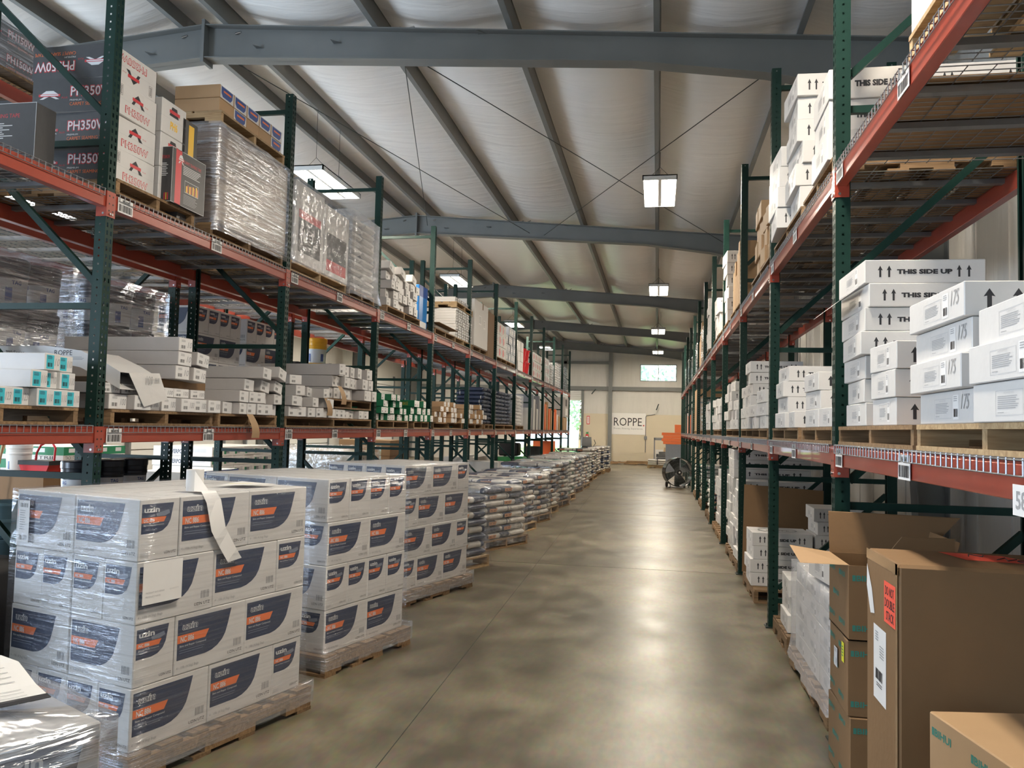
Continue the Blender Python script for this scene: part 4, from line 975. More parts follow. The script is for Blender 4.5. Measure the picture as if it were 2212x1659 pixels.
# brown crate with film
upal(6.38, 1.25, 'wooden pallet under the tall brown wrapped carton')
b = MB(); b.cbox(-.49, -.60, 0, .49, .60, .80, 'crate_board', .01)
tag(b.build('carton', loc=(XL - .47, 6.38, zu)), 'tall brown carton in glossy film between the first and second post', 'box')
wrap(XL - .47, 6.38, 0, 1.0, 1.22, zu - .06, zu + .815, 'heavy_film', 'glossy film with bright glints around the tall brown carton', seed=5, amp=.02, flare=.0)
pallet(XL - .44, 6.40, zu + .83, .86, 1.12, PH_, 'pale wooden pallet on top of the tall brown carton', axis='x', m='pale_wood', group='pallets on the upper left shelf')
for r in range(2):
    for i in range(5):
        inst(M_TAN if (r == 1 or i in (1, 4)) else M_TANP, 'small_carton', (XL - .24, 5.96 + .219 * i, zu + .83 + PH_ + .001 + r * .110), 0, 'tan carton with %s end, %s row on the high pallet, %s' % ('blue labelled' if (r == 1 or i in (1, 4)) else 'plain', ('lower', 'upper')[r], 'first' if i == 0 else ORD[i]), 'box', 'tan cartons on the high pallet')
# white wrapped tall boxes
upal(7.86, 1.42, 'wooden pallet under the two tall white wrapped boxes', m='pale_wood')
for i, y in enumerate((7.55, 8.24)):
    b = MB(); b.cbox(-.42, -.335, 0, .42, .335, .80 - .05 * i, 'white_carton', .01); F = faces(b, .84, .67, .80 - .05 * i)
    if i == 0: F[1].rect(.10, .34, .88, .44, 'red_print'); F[1].rect(.10, .44, .88, .86, 'charcoal_carton', 1.5); F[1].poly([(.25, .62), (.3, .55), (.35, .62), (.33, .72), (.27, .72)], 'pale_print', 3); F[1].lines(.45, .55, .6, .8, 'grey_print', 6, 3)
    else: F[1].rect(.10, .38, .9, .76, 'charcoal_carton', 1.5); F[1].rect(.10, .76, .9, .92, 'red_print')
    F[0].text('100', .55, .5, .7, .6, 'grey_print'); tag(b.build('carton', loc=(XL - .42, y, zu)), 'tall white box with black and red panel beyond the second post, %s' % ('near one', 'far one')[i], 'box', 'tall white wrapped boxes')
wrap(XL - .42, 7.90, 0, .88, 1.40, zu - .03, zu + .81, 'crinkled_film', 'crinkled film around the two tall white boxes', seed=6, amp=.02)
upal(9.08, .84, 'dark carton pallet under the film-wrapped bags by the third post')
bagstack(XL - .32, 9.08, zu, .6, .8, 10, 'nc', 'wrapped bag in the upper stack by the third post', 'wrapped bags on the upper left shelf')
bagstack(XL - .82, 9.08, zu, .3, .8, 1, 'plain', 'inner bag of the upper stack by the third post', 'inner bags')
wrap(XL - .36, 9.08, 0, .76, .86, PU + .02, zu + .90, 'frost_film', 'milky film over the tall stack of bags by the third post', seed=7, amp=.03, flare=.10)
# long white cartons on edge, upper
upal(10.72, 1.50, 'wooden pallet under the tumbled white cartons on the upper left shelf')
GU = 'tumbled white cartons on the upper left shelf'
for r in range(5):
    for i in range(7):
        if r == 4 and i in (1, 4, 6): continue
        o = inst(longc(.185, .112, ''), 'long_carton', (XL - .5 + rnd.uniform(-.06, .05), 10.12 + .20 * i + rnd.uniform(-.01, .01), zu + r * .116 + (.0 if i < 4 else .002)), 0, 'tumbled white carton on the upper left shelf, %s, %s from the near side' % (rows(r, 5), 'first' if i == 0 else ORD[i]), 'box', GU)
        o.rotation_euler = (R(rnd.uniform(-3, 3) - (18 if r == 4 else 0)), 0, R(rnd.uniform(-3, 3)))
b = MB(); b.cbox(-.4, -.22, 0, .4, .22, .68, 'blue_plastic', .01); F = faces(b, .8, .44, .68); F[1].rect(0, 0, 1, .25, 'blue_print'); F[1].rect(.1, .8, .9, .95, 'pale_print'); tag(b.build('carton', loc=(XL - .5, 11.90, PU)), 'blue carton with white stripe behind the fourth post of the upper shelf', 'box')
upal(12.95, 1.3, 'wooden pallet with flattened cardboard on the upper left shelf')
b = MB(); b.cbox(-.4, -.45, 0, .4, .45, .07, 'bag_paper', .03); tag(b.build('folded_sack', loc=(XL - .42, 12.80, zu)), 'folded pale sack lying on cardboard on the upper left shelf', 'sack')
b = MB(); b.box(-.5, -.62, 0, .52, .62, .006, 'brown_carton'); o = b.build('cardboard_sheet', loc=(XL - .46, 12.9, zu + .075)); tag(o, 'crumpled brown cardboard sheet over the folded sack', 'cardboard')
upal(14.22, 1.26, 'pale pallet under the stack of flat white boxes', m='pale_wood')
def f_flat(F):
    F[1].rect(0, .12, 1, .9, 'charcoal_carton', 1); F[1].rect(.05, .2, .3, .8, 'pale_print', 2); F[1].rect(.36, .25, .44, .75, 'pale_print', 2); F[0].lines(.5, .4, .62, .7, 'grey_print', 1); F[1].rect(.62, .2, .95, .8, 'pale_print', 2)
M_FL = carton('carton', .90, .29, .046, fn=f_flat)
for r in range(11):
    for i in range(4): inst(M_FL, 'flat_box', (XL - .47 + rnd.uniform(-.008, .008), 13.80 + .295 * i, zu + r * .047), R(rnd.uniform(-1, 1)), 'flat white box with dark end in the tall stack, layer %s, %s across' % (ORD[r].replace('nearest', 'first'), 'first' if i == 0 else ORD[i]), 'box', 'flat white boxes on the upper left shelf')
pallet(XL - .48, 14.24, zu + .518, .95, 1.24, PH_, 'orange-tan pallet on top of the flat white boxes', axis='x', m='pale_wood', group='pallets on the upper left shelf')
for r in range(2):
    for i in range(4): inst(M_FL, 'flat_box', (XL - .50, 13.82 + .295 * i, zu + .518 + PH_ + .001 + r * .047), R(rnd.uniform(-1, 1)), 'flat white box on the high tan pallet, %s, %s across' % (('lower', 'upper')[r], 'first' if i == 0 else ORD[i]), 'box', 'flat white boxes on the upper left shelf')
upal(15.62, 1.3, 'pallet under the tall pale grey box')
b = MB(); b.cbox(-.30, -.64, 0, .30, .64, .90, 'pail_grey', .01); b2 = b
b = MB(); b.cbox(-.30, -.62, 0, .30, .62, .90, 'white_carton', .01); F = faces(b, .6, 1.24, .9); F[1].rect(.3, .3, .5, .5, 'paper', 1); F[1].lines(.32, .33, .48, .48, 'grey_print', 5, 2); F[1].rect(.65, .35, .8, .55, 'paper', 1); F[1].lines(.66, .38, .78, .52, 'grey_print', 4, 2); F[1].rect(.55, .0, .62, .14, 'packing_tape', 1)
tag(b.build('carton', loc=(XL - .30, 15.62, zu)), 'tall plain pale box with two white labels on the upper left shelf', 'box')
def ustack(y, ny, nz, w, h, d, m, txt, fn=None, miss=(), film_=None, grp=None, lv=zu, xo=0, cat='box', dk=None):
    me = carton('carton', d, w - .006, h - .004, m=m, fn=fn)
    for r in range(nz):
        for i in range(ny):
            if (r, i) in miss: continue
            inst(me, 'carton', (XL - d / 2 - .03 + xo + rnd.uniform(-.015, .01), y + w * (i + .5), lv + r * h), R(rnd.uniform(-1, 1)), '%s, %s, %s along' % (txt, rows(r, nz), 'first' if i == 0 else ORD[i]), cat, grp or txt)
    if film_: wrap(XL - d / 2 - .03 + xo, y + w * ny / 2, 0, d + .04, w * ny + .04, lv, lv + nz * h + .01, film_, 'clear film around %s stack' % txt, amp=.02)
def f_red(F):
    for f in (F[1], F[0]): f.poly([(.0, .25), (.25, .15), (.4, .5), (.25, .85), (0, .75)], 'red_print'); f.lines(.5, .3, .85, .7, 'grey_print', 4)
def f_lab(F): F[1].rect(.3, .3, .7, .7, 'paper'); F[1].lines(.35, .36, .65, .64, 'grey_print', 4, 2)
upal(17.85, 1.3, 'pallet under the white and red cartons on the upper left shelf'); upal(19.05, 1.18, 'pallet under the grey-green cartons on the upper left shelf')
b = MB(); b.cbox(-.4, -.32, 0, .4, .32, .98, 'brown_carton'); tag(b.build('carton', loc=(XL - .45, 16.82, PU)), 'tall brown carton before the white and red cartons on the upper shelf', 'box')
ustack(17.25, 3, 3, .40, .26, .7, 'white_carton', 'white carton with red mark on the upper shelf', f_red)
ustack(18.47, 4, 4, .30, .21, .7, 'pail_grey', 'grey-green carton on the upper shelf', f_lab, miss=((3, 0),))
ustack(20.15, 2, 3, .42, .26, .7, 'white_carton', 'white carton before the red bins', f_lab, lv=PU)
for i in range(4):
    b = MB(); b.lathe([(.20, 0), (.24, .3), (.26, .3), (.26, .33), (.22, .33), (.18, .02)], 'red_plastic', 20, c=(0, 0, 0)); b.add([(.2 * math.cos(2 * PI * j / 20), .2 * math.sin(2 * PI * j / 20), 0.004) for j in range(20)], [tuple(range(20))], 'red_plastic')
    tag(b.build('plastic_bin', loc=(XL - .26, 21.34 + .56 * (i // 2), PU + .001 + .335 * (i % 2))), 'red plastic bin on the upper left shelf, %s, %s' % (('near', 'far')[i // 2], ('lower', 'upper')[i % 2]), 'bin', 'red plastic bins')
ustack(22.7, 4, 3, .42, .24, .7, 'white_carton', 'white carton with red patch beyond the red bins', f_red, lv=PU)
ustack(24.92, 3, 3, .42, .26, .7, 'white_carton', 'white carton on the far upper left shelf', f_red, lv=PU, film_='crinkled_film')
bagstack(XL - .35, 26.83, PU, .6, .8, 8, 'plain', 'pale bag in the far upper stack', 'pale bags on the far upper left shelf', 'frost_film')
bagstack(XL - .35, 28.7, PU, .6, 1.2, 10, 'plain', 'pale bag in the last but one upper stack', 'pale bags on the far upper left shelf', 'frost_film')
bagstack(XL - .35, 31.0, PU, .6, 1.2, 11, 'navy', 'navy and white bag in the last upper stack', 'navy bags on the far upper left shelf', 'crinkled_film')

# ================================================================ rear left rack
XB = -4.60
def bpal(y, w, z, label, h=PH_): pallet(XB - .48, y, z, .94, w, h, label, axis='x', group='pallets on the rear left rack')
GT = 'dark pails with pale labels on the rear left rack'
for c_, y in enumerate((5.20, 6.42)):
    bpal(y, 1.06, PD, 'pallet under the %s group of wrapped dark pails on the shelf' % ('near', 'far')[c_])
    for r in range(3):
        for i in range(3):
            for j in range(2):
                if j == 1 and i > 0: continue
                inst(M_TAG, 'pail', (XB - .18 - .32 * j, y - .33 + .33 * i, z0 + r * .367), R(rnd.uniform(-20, 20)), 'dark pail on the rear shelf, %s group, %s, %s, %s' % (('near', 'far')[c_], rows(r, 3), ('first', 'middle', 'last')[i], ('front', 'inner')[j]), 'pail', GT)
    wrap(XB - .40, y, 0, .82, 1.04, z0 - .02, z0 + 1.13, 'heavy_film', 'glossy film around the %s group of dark pails' % ('near', 'far')[c_], amp=.03, seed=30 + c_)
for c_, (y, n_) in enumerate(((7.90, 4), (8.92, 4))):
    bpal(y, .96, PD, 'pallet under the %s stack of navy panel cartons on the rear shelf' % ('near', 'far')[c_])
    for r in range(4):
        if r % 2 == 0: pos = [(.22, -.22, 'y'), (.22, .22, 'y')]
        else: pos = [(.22 - .22 + .22, -.33 + .22 * i, 'x') for i in range(4)]
        for i, (dx, dy, o_) in enumerate(pos):
            inst(M_NC, 'compound_carton', (XB - (.12 if o_ == 'y' else .23), y + dy, z0 + r * .2775), PI / 2 if o_ == 'y' else 0, 'navy panel carton on the rear shelf, %s stack, %s, %s' % (('near', 'far')[c_], rows(r, 4), 'first' if i == 0 else ORD[i]), 'box', 'navy panel cartons on the rear rack')
bpal(10.6, 1.5, PD, 'pallet under the black wrapped load on the rear shelf')
b = shell(.9, 1.5, 0, .74, 'black_gloss', amp=.02, seed=8); tag(b.build('wrapped_load', loc=(XB - .48, 10.62, z0)), 'low load wrapped in shiny black film under the yellow pail', 'load')
inst(M_YEL, 'pail', (XB - .16, 10.72, z0 + .76), 0, 'yellow pail with white label standing on the black wrapped load', 'pail')
for i in range(2):
    inst(M_YEL, 'pail', (XB - .18, 12.35 + .34 * i, PD), 0, 'yellow pail low on the rear shelf past the third post, %s' % ('near', 'far')[i], 'pail', 'yellow pails low on the rear shelf')
for i, (y, n_, kd) in enumerate(((13.8, 5, 'nc'), (15.8, 5, 'nc'), (18.1, 4, 'navy'), (20.6, 6, 'plain'))):
    bagstack(XB - .36, y, PD + .001, .6, 1.2, n_, kd, 'bag on the rear left shelf, %s stack' % ORD[i], 'bags on the rear left shelf', 'crinkled_film')
def fstack(x, y, nx, ny, nz, dx, dy, dz, m, txt, fn=None, rz=0, z=.0, film_=None, front=True, nm='carton', cat='box'):
    me = carton('carton', dx - .006, dy - .006, dz - .004, m=m, fn=fn)
    for r in range(nz):
        for i in range(nx):
            for j in range(ny):
                if not (r == nz - 1 or i == nx - 1 or j == 0 or (x > 0 and i == 0)): continue
                inst(me, nm, (x + dx * (i + .5 - nx / 2) + rnd.uniform(-.006, .006), y + dy * (j + .5 - ny / 2) + rnd.uniform(-.006, .006), z + r * dz), 0, '%s, %s, column %s, %s deep' % (txt, rows(r, nz), ('first', 'second', 'third', 'fourth', 'fifth', 'sixth')[i], ('first', 'second', 'third', 'fourth', 'fifth', 'sixth')[j]), cat, txt)
    if film_: wrap(x, y, 0, nx * dx + .04, ny * dy + .04, z, z + nz * dz + .01, film_, 'film around the %s stack' % txt, amp=.02)
# upper level of the rear rack: plain stacks seen between the posts
for i, y in enumerate((8.3, 10.9, 13.4, 16.0, 18.6)):
    bpal(y, 1.2, PU, 'pallet on the upper level of the rear left rack, %s' % ORD[i])
    me = carton('carton', .80, .56, .30, m=('tan_carton', 'white_carton', 'brown_carton', 'blue_plastic', 'white_carton')[i])
    for r in range(1 if i % 2 else 2):
        for j in range(2): inst(me, 'carton', (XB - .45, y - .29 + .58 * j, zu + r * .302), 0, '%s carton on the upper rear rack, %s stack, %s, %s' % (('tan', 'white', 'brown', 'blue', 'white')[i], ORD[i], ('lower', 'upper')[r], ('near', 'far')[j]), 'box', 'cartons on the upper rear rack')
# floor level under and beyond the left racks
pallet(-4.05, 3.66, 0, 1.1, 1.1, .128, 'pallet under the black wrapped load at the left edge', group='pallets in the left background')
b = shell(1.05, 1.05, 0, .66, 'black_rubber', amp=.02, seed=13); tag(b.build('wrapped_load', loc=(-4.05, 3.62, .13)), 'load wrapped in matt black film low at the left edge', 'load')
for i in range(3):
    b = MB(); b.lathe([(.13, 0), (.14, .02), (.145, .10), (.15, .11), (.15, .125), (.146, .13), (.152, .20), (.155, .22), (.155, .235), (.15, .24), (.13, .235), (.12, .1)], 'blue_steel', 24); tag(b.build('pail', loc=(-4.36, 4.90 + .33 * (i % 2), .53 + .245 * (i // 2))), 'small steel-blue pail left of the nearest load, %s' % ('lower near', 'lower far', 'upper near')[i], 'pail', 'small blue pails')
b = MB(); b.cbox(-.4, -.4, 0, .4, .4, .528, 'brown_carton'); tag(b.build('carton', loc=(-4.35, 5.03, 0)), 'brown carton under the small blue pails', 'box')
pallet(-5.15, 6.55, 0, 1.0, 1.1, .128, 'pallet under the dark pails on the floor behind the first post', group='pallets in the left background')
for r in range(3):
    for i in range(3): inst(M_TAG, 'pail', (-4.86, 6.20 + .335 * i, .129 + r * .367), R(-25 + 10 * i), 'dark pail with pale label in the floor stack, %s, %s' % (rows(r, 3), ('near', 'middle', 'far')[i]), 'pail', 'dark pails on the floor')
def f_tack(F):
    for f in (F[0], F[1], F[3]): f.rect(0, 0, 1, .62, 'green_print'); f.rect(.3, .12, .7, .42, 'pale_print', 2); f.text('TACK STRIP', .12, .68, .88, .92, 'black_print', 1)
fstack(-8.2, 9.6, 2, 4, 7, .9, .30, .175, 'white_carton', 'green and white tack strip carton', f_tack)
def f_pp(F):
    for f in (F[0], F[1]): f.text('POWERPOINT', .2, .3, .6, .75, 'navy_print', 1, bold=.03); f.rect(.66, .2, .9, .6, 'line_print')
    F[1].rect(.1, .3, .3, .8, 'green_print')
fstack(-7.9, 13.6, 1, 6, 7, 1.1, .36, .165, 'white_carton', 'white carton with green squares in the left aisle', f_pp)
def f_bl(F): F[1].rect(0, .0, 1, .55, 'blue_print'); F[1].text('TACK STRIP', .15, .62, .85, .9, 'black_print')
fstack(-7.0, 11.3, 1, 4, 5, .9, .33, .17, 'white_carton', 'white and blue tack strip carton', f_bl)
for r in range(3):
    for i in range(3):
        b = MB(); b.lathe([(.02, 0), (.16, 0), (.175, .01), (.175, 1.9), (.16, 1.91), (.02, 1.91)], 'rug', 18); o = b.build('carpet_roll', loc=(-8.4, 17.0 + .38 * i + .19 * (r % 2), .19 + .32 * r)); o.rotation_euler = (0, R(90), 0); tag(o, 'plastic-wrapped carpet roll in the left aisle, %s, %s' % (rows(r, 3), ('near', 'middle', 'far')[i]), 'carpet roll', 'wrapped carpet rolls')
wrap(-7.45, 17.5, 0, 2.1, 1.5, .0, 1.1, 'crinkled_film', 'clear crinkled plastic over the carpet rolls', amp=.05, seed=17)
fstack(-7.4, 20.6, 2, 3, 3, .7, .5, .40, 'brown_carton', 'brown carton in the left aisle')
fstack(-4.9, 20.97, 1, 4, 2, .8, .55, .42, 'white_carton', 'white carton under the rear rack')
# tools leaning in the left aisle
t = empty('push_broom', (-8.35, 8.72, 0)); tag(t, 'push broom with wooden handle leaning in the left aisle', 'broom')
b = MB(); b.tube((0, 0, .08), (.42, .12, 1.42), .014, 'broom_wood', 8); b.build('handle', t); b = MB(); b.box(-.25, -.04, .0, .2, .04, .10, 'green_plastic'); b.build('broom_head', t)
t = empty('push_broom', (-7.62, 8.15, 0)); tag(t, 'second wooden handled broom leaning behind the red basket', 'broom')
b = MB(); b.tube((0, 0, .08), (.16, .1, 1.44), .014, 'broom_wood', 8); b.build('handle', t); b = MB(); b.box(-.2, -.04, .0, .2, .04, .10, 'black_rubber'); b.build('broom_head', t)
b = MB(); b.box(-.45, -.25, 0, .25, .25, .92, 'brown_carton'); tag(b.build('carton', loc=(-7.27, 8.60, 0)), 'brown carton carrying the red basket in the left aisle', 'box')
t = empty('shopping_basket', (-7.27, 8.60, .922)); tag(t, 'red and black shopping basket with raised red handle', 'basket')
b = MB(); b.prism([(-.16, -.12, 0), (.16, -.12, 0), (.20, -.12, .10), (-.20, -.12, .10)], (0, .24, 0), 'red_plastic'); b.build('basket_body', t)
b = MB(); b.prism([(-.21, -.13, .10), (.21, -.13, .10), (.21, -.13, .15), (-.21, -.13, .15)], (0, .26, 0), 'black_rubber'); b.build('rim', t)
b = MB(); b.path([(-.08, 0, .15), (-.07, 0, .24), (-.02, 0, .33), (.06, 0, .37), (.14, 0, .36), (.18, 0, .30), (.17, 0, .15)], .013, 'red_plastic', 8); b.build('handle', t)
inst(M_WPL, 'pail', (-7.58, 8.60, .922), 0, 'white pail standing left of the red basket', 'pail')
# ================================================================ right rack
def rpal(y0, y1, z, label, m='pallet_wood', x=XR + .01, d=.98, g='pallets on the right rack'): pallet(x + d / 2, (y0 + y1) / 2, z, d, y1 - y0, .095, label, axis='x', m=m, group=g)
GTS = 'white cartons marked this side up'
zr0 = PD + .096
def tcol(y0, ly, h, n, z, txt, x=XR, lx=.51, num='175', big=False, jx=.02, jr=2.5, grp='this side up cartons on the right rack', start=0, total=None, deep=1):
    me = tsu(h - .002, lx, ly, num, big); total = total or n
    for r in range(n):
        for q in range(deep):
            a = rnd.uniform(-jr, jr) if q == 0 else 0
            inst(me, 'tile_carton', (x + lx / 2 + q * (lx + .012) + (rnd.uniform(-jx, jx) if q == 0 else jx), y0 + ly / 2 + rnd.uniform(-.008, .008), z + r * h), R(a) + PI * 0, 'white carton %s, %s%s' % (txt, rows(r + start, total), '' if deep == 1 else (', outer', ', inner')[q]), 'box', grp)
rpal(3.24, 4.50, PD, 'wooden pallet under the tall white cartons beside the near right post')
rpal(1.95, 3.20, PD, 'wooden pallet under the white cartons at the right edge', m='pale_wood')
tcol(2.10, .52, .113, 3, zr0, 'at the right edge of the view', num='', jr=1.2)
tcol(2.66, .52, .109, 4, zr0, 'second from the right edge', jr=1.2, big=True)
tcol(3.50, .33, .115, 3, zr0, 'narrow column in the middle of the near shelf', jr=4, num='', big=True)
tcol(3.92, .42, .108, 3, zr0, 'column beside the near right post', jr=5, num='', total=7)
tcol(3.88, .50, .1085, 4, zr0 + 3 * .108, 'column beside the near right post', jr=5, num='', start=3, total=7)
b = MB(); b.prism([(0, 0, 0), (0, .40, 0), (-.13, .38, -.10), (-.10, .05, -.075)], (.002, 0, .003), 'white_carton'); tag(b.build('carton_flap', loc=(XR - .02, 3.95, zr0 + 5 * .108 + .10)), 'loose white carton flap hanging toward the aisle beside the near right post', 'flap')
# next bays on the lower level
def rbay(i): return FRM[i] + .09
rpal(4.66, 5.62, PD, 'wooden pallet just past the near right post, lower level'); rpal(5.75, 6.98, PD, 'dark wooden pallet before the second right post, lower level')
tcol(4.68, .34, .11, 1, zr0, 'single box just past the near right post', lx=.5, num='', jr=3)
tcol(5.07, .37, .111, 3, zr0, 'three high past the near right post', jr=4, num='', big=True)
tcol(5.80, .36, .115, 1, zr0, 'single box before the second right post', num='', jr=4)
tcol(6.22, .45, .115, 4, zr0, 'four high before the second right post', jr=3, num='')
sp = [(2, 7.35, 3, .115), (2, 7.95, 2, .115), (2, 8.5, 6, .115), (2, 9.02, 4, .115), (3, 9.8, 3, .115), (3, 10.4, 5, .12), (3, 11.0, 5, .12), (4, 12.3, 4, .12), (4, 12.9, 4, .12), (4, 13.6, 4, .12)]
for k, (bi, y, n_, h) in enumerate(sp):
    if k in (0, 2, 4, 7): rpal(y - .05, y + (1.13, 0, 1.04, 0, 1.72, 0, 0, 1.82)[k], PD, 'wooden pallet on the lower right shelf, %s beyond the second post' % ('first', 'second', 'third', 'fourth')[(0, 2, 4, 7).index(k)])
    tcol(y, .46, h, n_, zr0, 'on the lower right shelf, column %s beyond the second post' % ORD[k].replace('nearest', 'first'), num='', jr=4)
def rbags(y, z, n, kind, txt, grp, rows_=2, filmed='crinkled_film'):
    for r in range(n):
        for i in range(rows_): inst(M_BAG[kind], 'bag', (XR + .33 + rnd.uniform(-.015, .015), y + .2 + .4 * i, z + r * .0855), R(rnd.uniform(-2, 2)) + PI * (rnd.random() < .5), '%s, %s, %s' % (txt, rows(r, n), ('near', 'far', 'third')[i]), 'bag', grp)
    if filmed: wrap(XR + .34, y + .2 * rows_, 0, .68, .4 * rows_ + .06, z, z + n * .0855 + .01, filmed, 'film around the %s stack' % txt, amp=.02)
rpal(14.9, 16.1, PD, 'wooden pallet under wrapped white cartons on the lower right shelf'); tcol(15.0, .46, .12, 4, zr0, 'wrapped near one on the far lower right shelf', num='', jr=1); tcol(15.5, .46, .12, 4, zr0, 'wrapped far one on the far lower right shelf', num='', jr=1)
rpal(17.2, 18.3, PD, 'wooden pallet under the wrapped bags on the lower right shelf'); rbags(17.3, zr0, 8, 'green', 'wrapped bag on the lower right shelf', 'wrapped bags on the lower right shelf')
b = MB(); b.cbox(-.4, -.6, 0, .4, .6, 1.0, 'tan_carton'); rpal(20.0, 21.3, PD, 'pale pallet under the tall tan carton', m='pale_wood'); tag(b.build('carton', loc=(XR + .42, 20.7, zr0)), 'very tall tan carton on the lower right shelf far away', 'box')
for i in range(8): board((22.6, 23.2, 23.8, 24.4, 25.1, 25.7, 26.3, 26.9)[i], .18, .55 + .1 * (i % 3), ('orange_print', 'white_carton', 'charcoal_carton')[i % 3], '%s upright panel on the far lower right shelf, %s' % (('orange', 'white', 'black')[i % 3], ORD[i]), x=XR + .38, grp='panels on the far lower right shelf')
# upper level
zr1 = PU + .096
rpal(2.0, 3.28, PU, 'pale wooden pallet overhead on the near right upper shelf', m='pale_wood'); tcol(2.1, .55, .175, 3, zr1, 'overhead on the near right upper shelf, near column', jr=1, num='', deep=1); tcol(2.7, .55, .175, 3, zr1, 'overhead on the near right upper shelf, far column', jr=1, num='')
b = MB(); b.box(-.9 / 2, -.5, 0, .9 / 2, .5, .012, 'brown_carton'); tag(b.build('cardboard_sheet', loc=(XR + .5, 3.95, PU)), 'brown cardboard sheet lying on the near right upper deck', 'cardboard')
rpal(4.66, 5.58, PU, 'wooden pallet past the near right post, upper level'); rpal(5.66, 6.95, PU, 'wooden pallet before the second right post, upper level')
tcol(4.72, .50, .175, 3, zr1, 'past the near right post on the upper shelf', jr=1.5, num='', deep=2)
tcol(5.70, .50, .155, 6, zr1, 'tallest column before the second right post', jr=3, num='191', lx=.6)
tcol(6.24, .50, .155, 4, zr1, 'half-height column before the second right post', jr=4, num='', x=XR - .06)
rpal(7.2, 8.6, PU, 'wooden pallet under the brown cartons on the upper right shelf')
me = carton('carton', .45, .28, .165, m='tan_carton', fn=None, lid='packing_tape')
for r in range(4):
    for i in range(4):
        if (r, i) in ((3, 0), (3, 1)): continue
        inst(me, 'brown_carton', (XR + .25 + rnd.uniform(-.02, .02), 7.4 + .29 * i, zr1 + r * .167), R(rnd.uniform(-3, 3)), 'brown carton on the upper right shelf, %s, %s along' % (rows(r, 4), ORD[i].replace('nearest', 'first')), 'box', 'brown cartons on the upper right shelf')
rpal(9.75, 11.0, PU, 'wooden pallet under tan sheets on the upper right shelf')
for i in range(6): board(9.85 + i * .17, .14, .42 + .10 * ((i * 2) % 3) + .15 * (i < 3), 'tan_carton', 'tan cardboard slab standing on the upper right shelf, %s' % ORD[i], z=zr1, x=XR + .32, d=.6, grp='tan slabs on the upper right shelf', nm='cardboard_slab', cat='cardboard')
rpal(11.4, 12.2 - .08, PU, 'wooden pallet under the six high white column'); tcol(11.50, .5, .165, 6, zr1, 'six high column on the upper right shelf beyond the slabs', num='', jr=3)
rpal(12.4, 14.3, PU, 'long pallet on the upper right shelf'); tcol(12.9, .5, .165, 3, zr1, 'three high column on the upper right shelf far off', num='', jr=3)
tcol(13.5, .5, .165, 4, zr1, 'four high column on the upper right shelf far off', num='', jr=3)
rpal(15.2, 16.5, PU, 'pallet under the far six high column'); tcol(15.4, .5, .16, 6, zr1, 'six high column further along the upper right shelf', num='', jr=2)
rbags(17.35, PU, 9, 'plain', 'pale bag on the upper right shelf, near stack', 'pale bags on the upper right shelf'); rbags(19.9, PU, 8, 'plain', 'pale bag on the upper right shelf, middle stack', 'pale bags on the upper right shelf')
for i in range(4): board(18.4 + i * .25, .2, 1.0 - .12 * i, 'tan_carton', 'tall tan slab between bag stacks on the upper right shelf, %s' % ORD[i], z=PU, x=XR + .32, d=.6, grp='tan slabs on the upper right shelf', nm='cardboard_slab', cat='cardboard')
for q_, y in enumerate((22.45, 24.95, 27.5)): rbags(y, PU, (7, 9, 8)[q_], ('nc', 'green', 'nc')[q_], 'bag on the far upper right shelf, %s stack' % ORD[q_], 'bags on the far upper right shelf')

# ---------------------------------------------------------------- floor level under the right rack
b = MB(); b.cbox(0, 0, 0, 1.05, .44, 1.14, 'brown_carton', .012)
F = Face(b, (0, .44, 0), (0, -1, 0), (-1, 0, 0), .44, 1.14)
F.rect(0, .0, 1, .035, 'packing_tape', 1); F.rect(.93, .0, .99, 1, 'packing_tape', 1)
t = empty('large_carton', (.862, 3.15, 0)); tag(t, 'large brown carton with orange do not double stack sticker on the right floor', 'box'); b.build('carton_body', t)
def stick(name, fx, fy, w, h, m, fn, parent, Fa=F):
    b = MB(); O = Fa.P(fx, fy + h, 2) ; g = Face(b, O, Fa.U, Fa.N, w * Fa.w, h * Fa.h, Fa.V); g.rect(0, 0, 1, 1, m, 0); fn(g); return b.build(name, parent)
def dnd(g): g.text('DO NOT', .12, .10, .88, .32, 'black_print', 1, bold=.01); g.text('DOUBLE', .08, .40, .92, .62, 'black_print', 1, bold=.01); g.text('STACK', .2, .70, .88, .92, 'black_print', 1, bold=.01)
stick('orange_sticker', .60, .075, .34, .135, 'neon_sticker', dnd, t)
def ship(g): g.lines(.15, .08, .45, .22, 'grey_print', 4, 1); g.lines(.5, .24, .85, .42, 'grey_print', 5, 1); g.bars(.18, .58, .75, .72, 'black_print', 16, 1); g.lines(.25, .76, .7, .82, 'black_print', 2, 1)
stick('shipping_label', .26, .245, .40, .25, 'paper', ship, t)
b = MB(); g = Face(b, (-.002, .40, .92), (0, -1, 0), (-1, 0, 0), .11, .15); b.add([(-.0022, .425, 1.08), (-.0022, .35, .99), (-.0022, .31, .90), (-.0022, .37, .89), (-.0022, .43, .99)], [(0, 1, 2, 3, 4)], 'paper'); b.build('diamond_label', t)
b = MB(); b.add([(.26, .40, 1.1415), (.48, .36, 1.1415), (.56, .16, 1.1415), (.30, .20, 1.1415)], [(0, 1, 2, 3)], 'neon_sticker'); b.path([(.34, .30, 1.1425), (.36, .36, 1.1425), (.39, .30, 1.1425), (.41, .35, 1.1425)], .002, 'black_print', 4); b.path([(.42, .24, 1.1425), (.47, .30, 1.1425), (.45, .22, 1.1425), (.50, .27, 1.1425)], .002, 'black_print', 4); b.path([(.50 + .018 * math.cos(a * .7), .21 + .03 * math.sin(a * .7), 1.1425) for a in range(10)], .002, 'black_print', 4); b.build('orange_sticker', t)
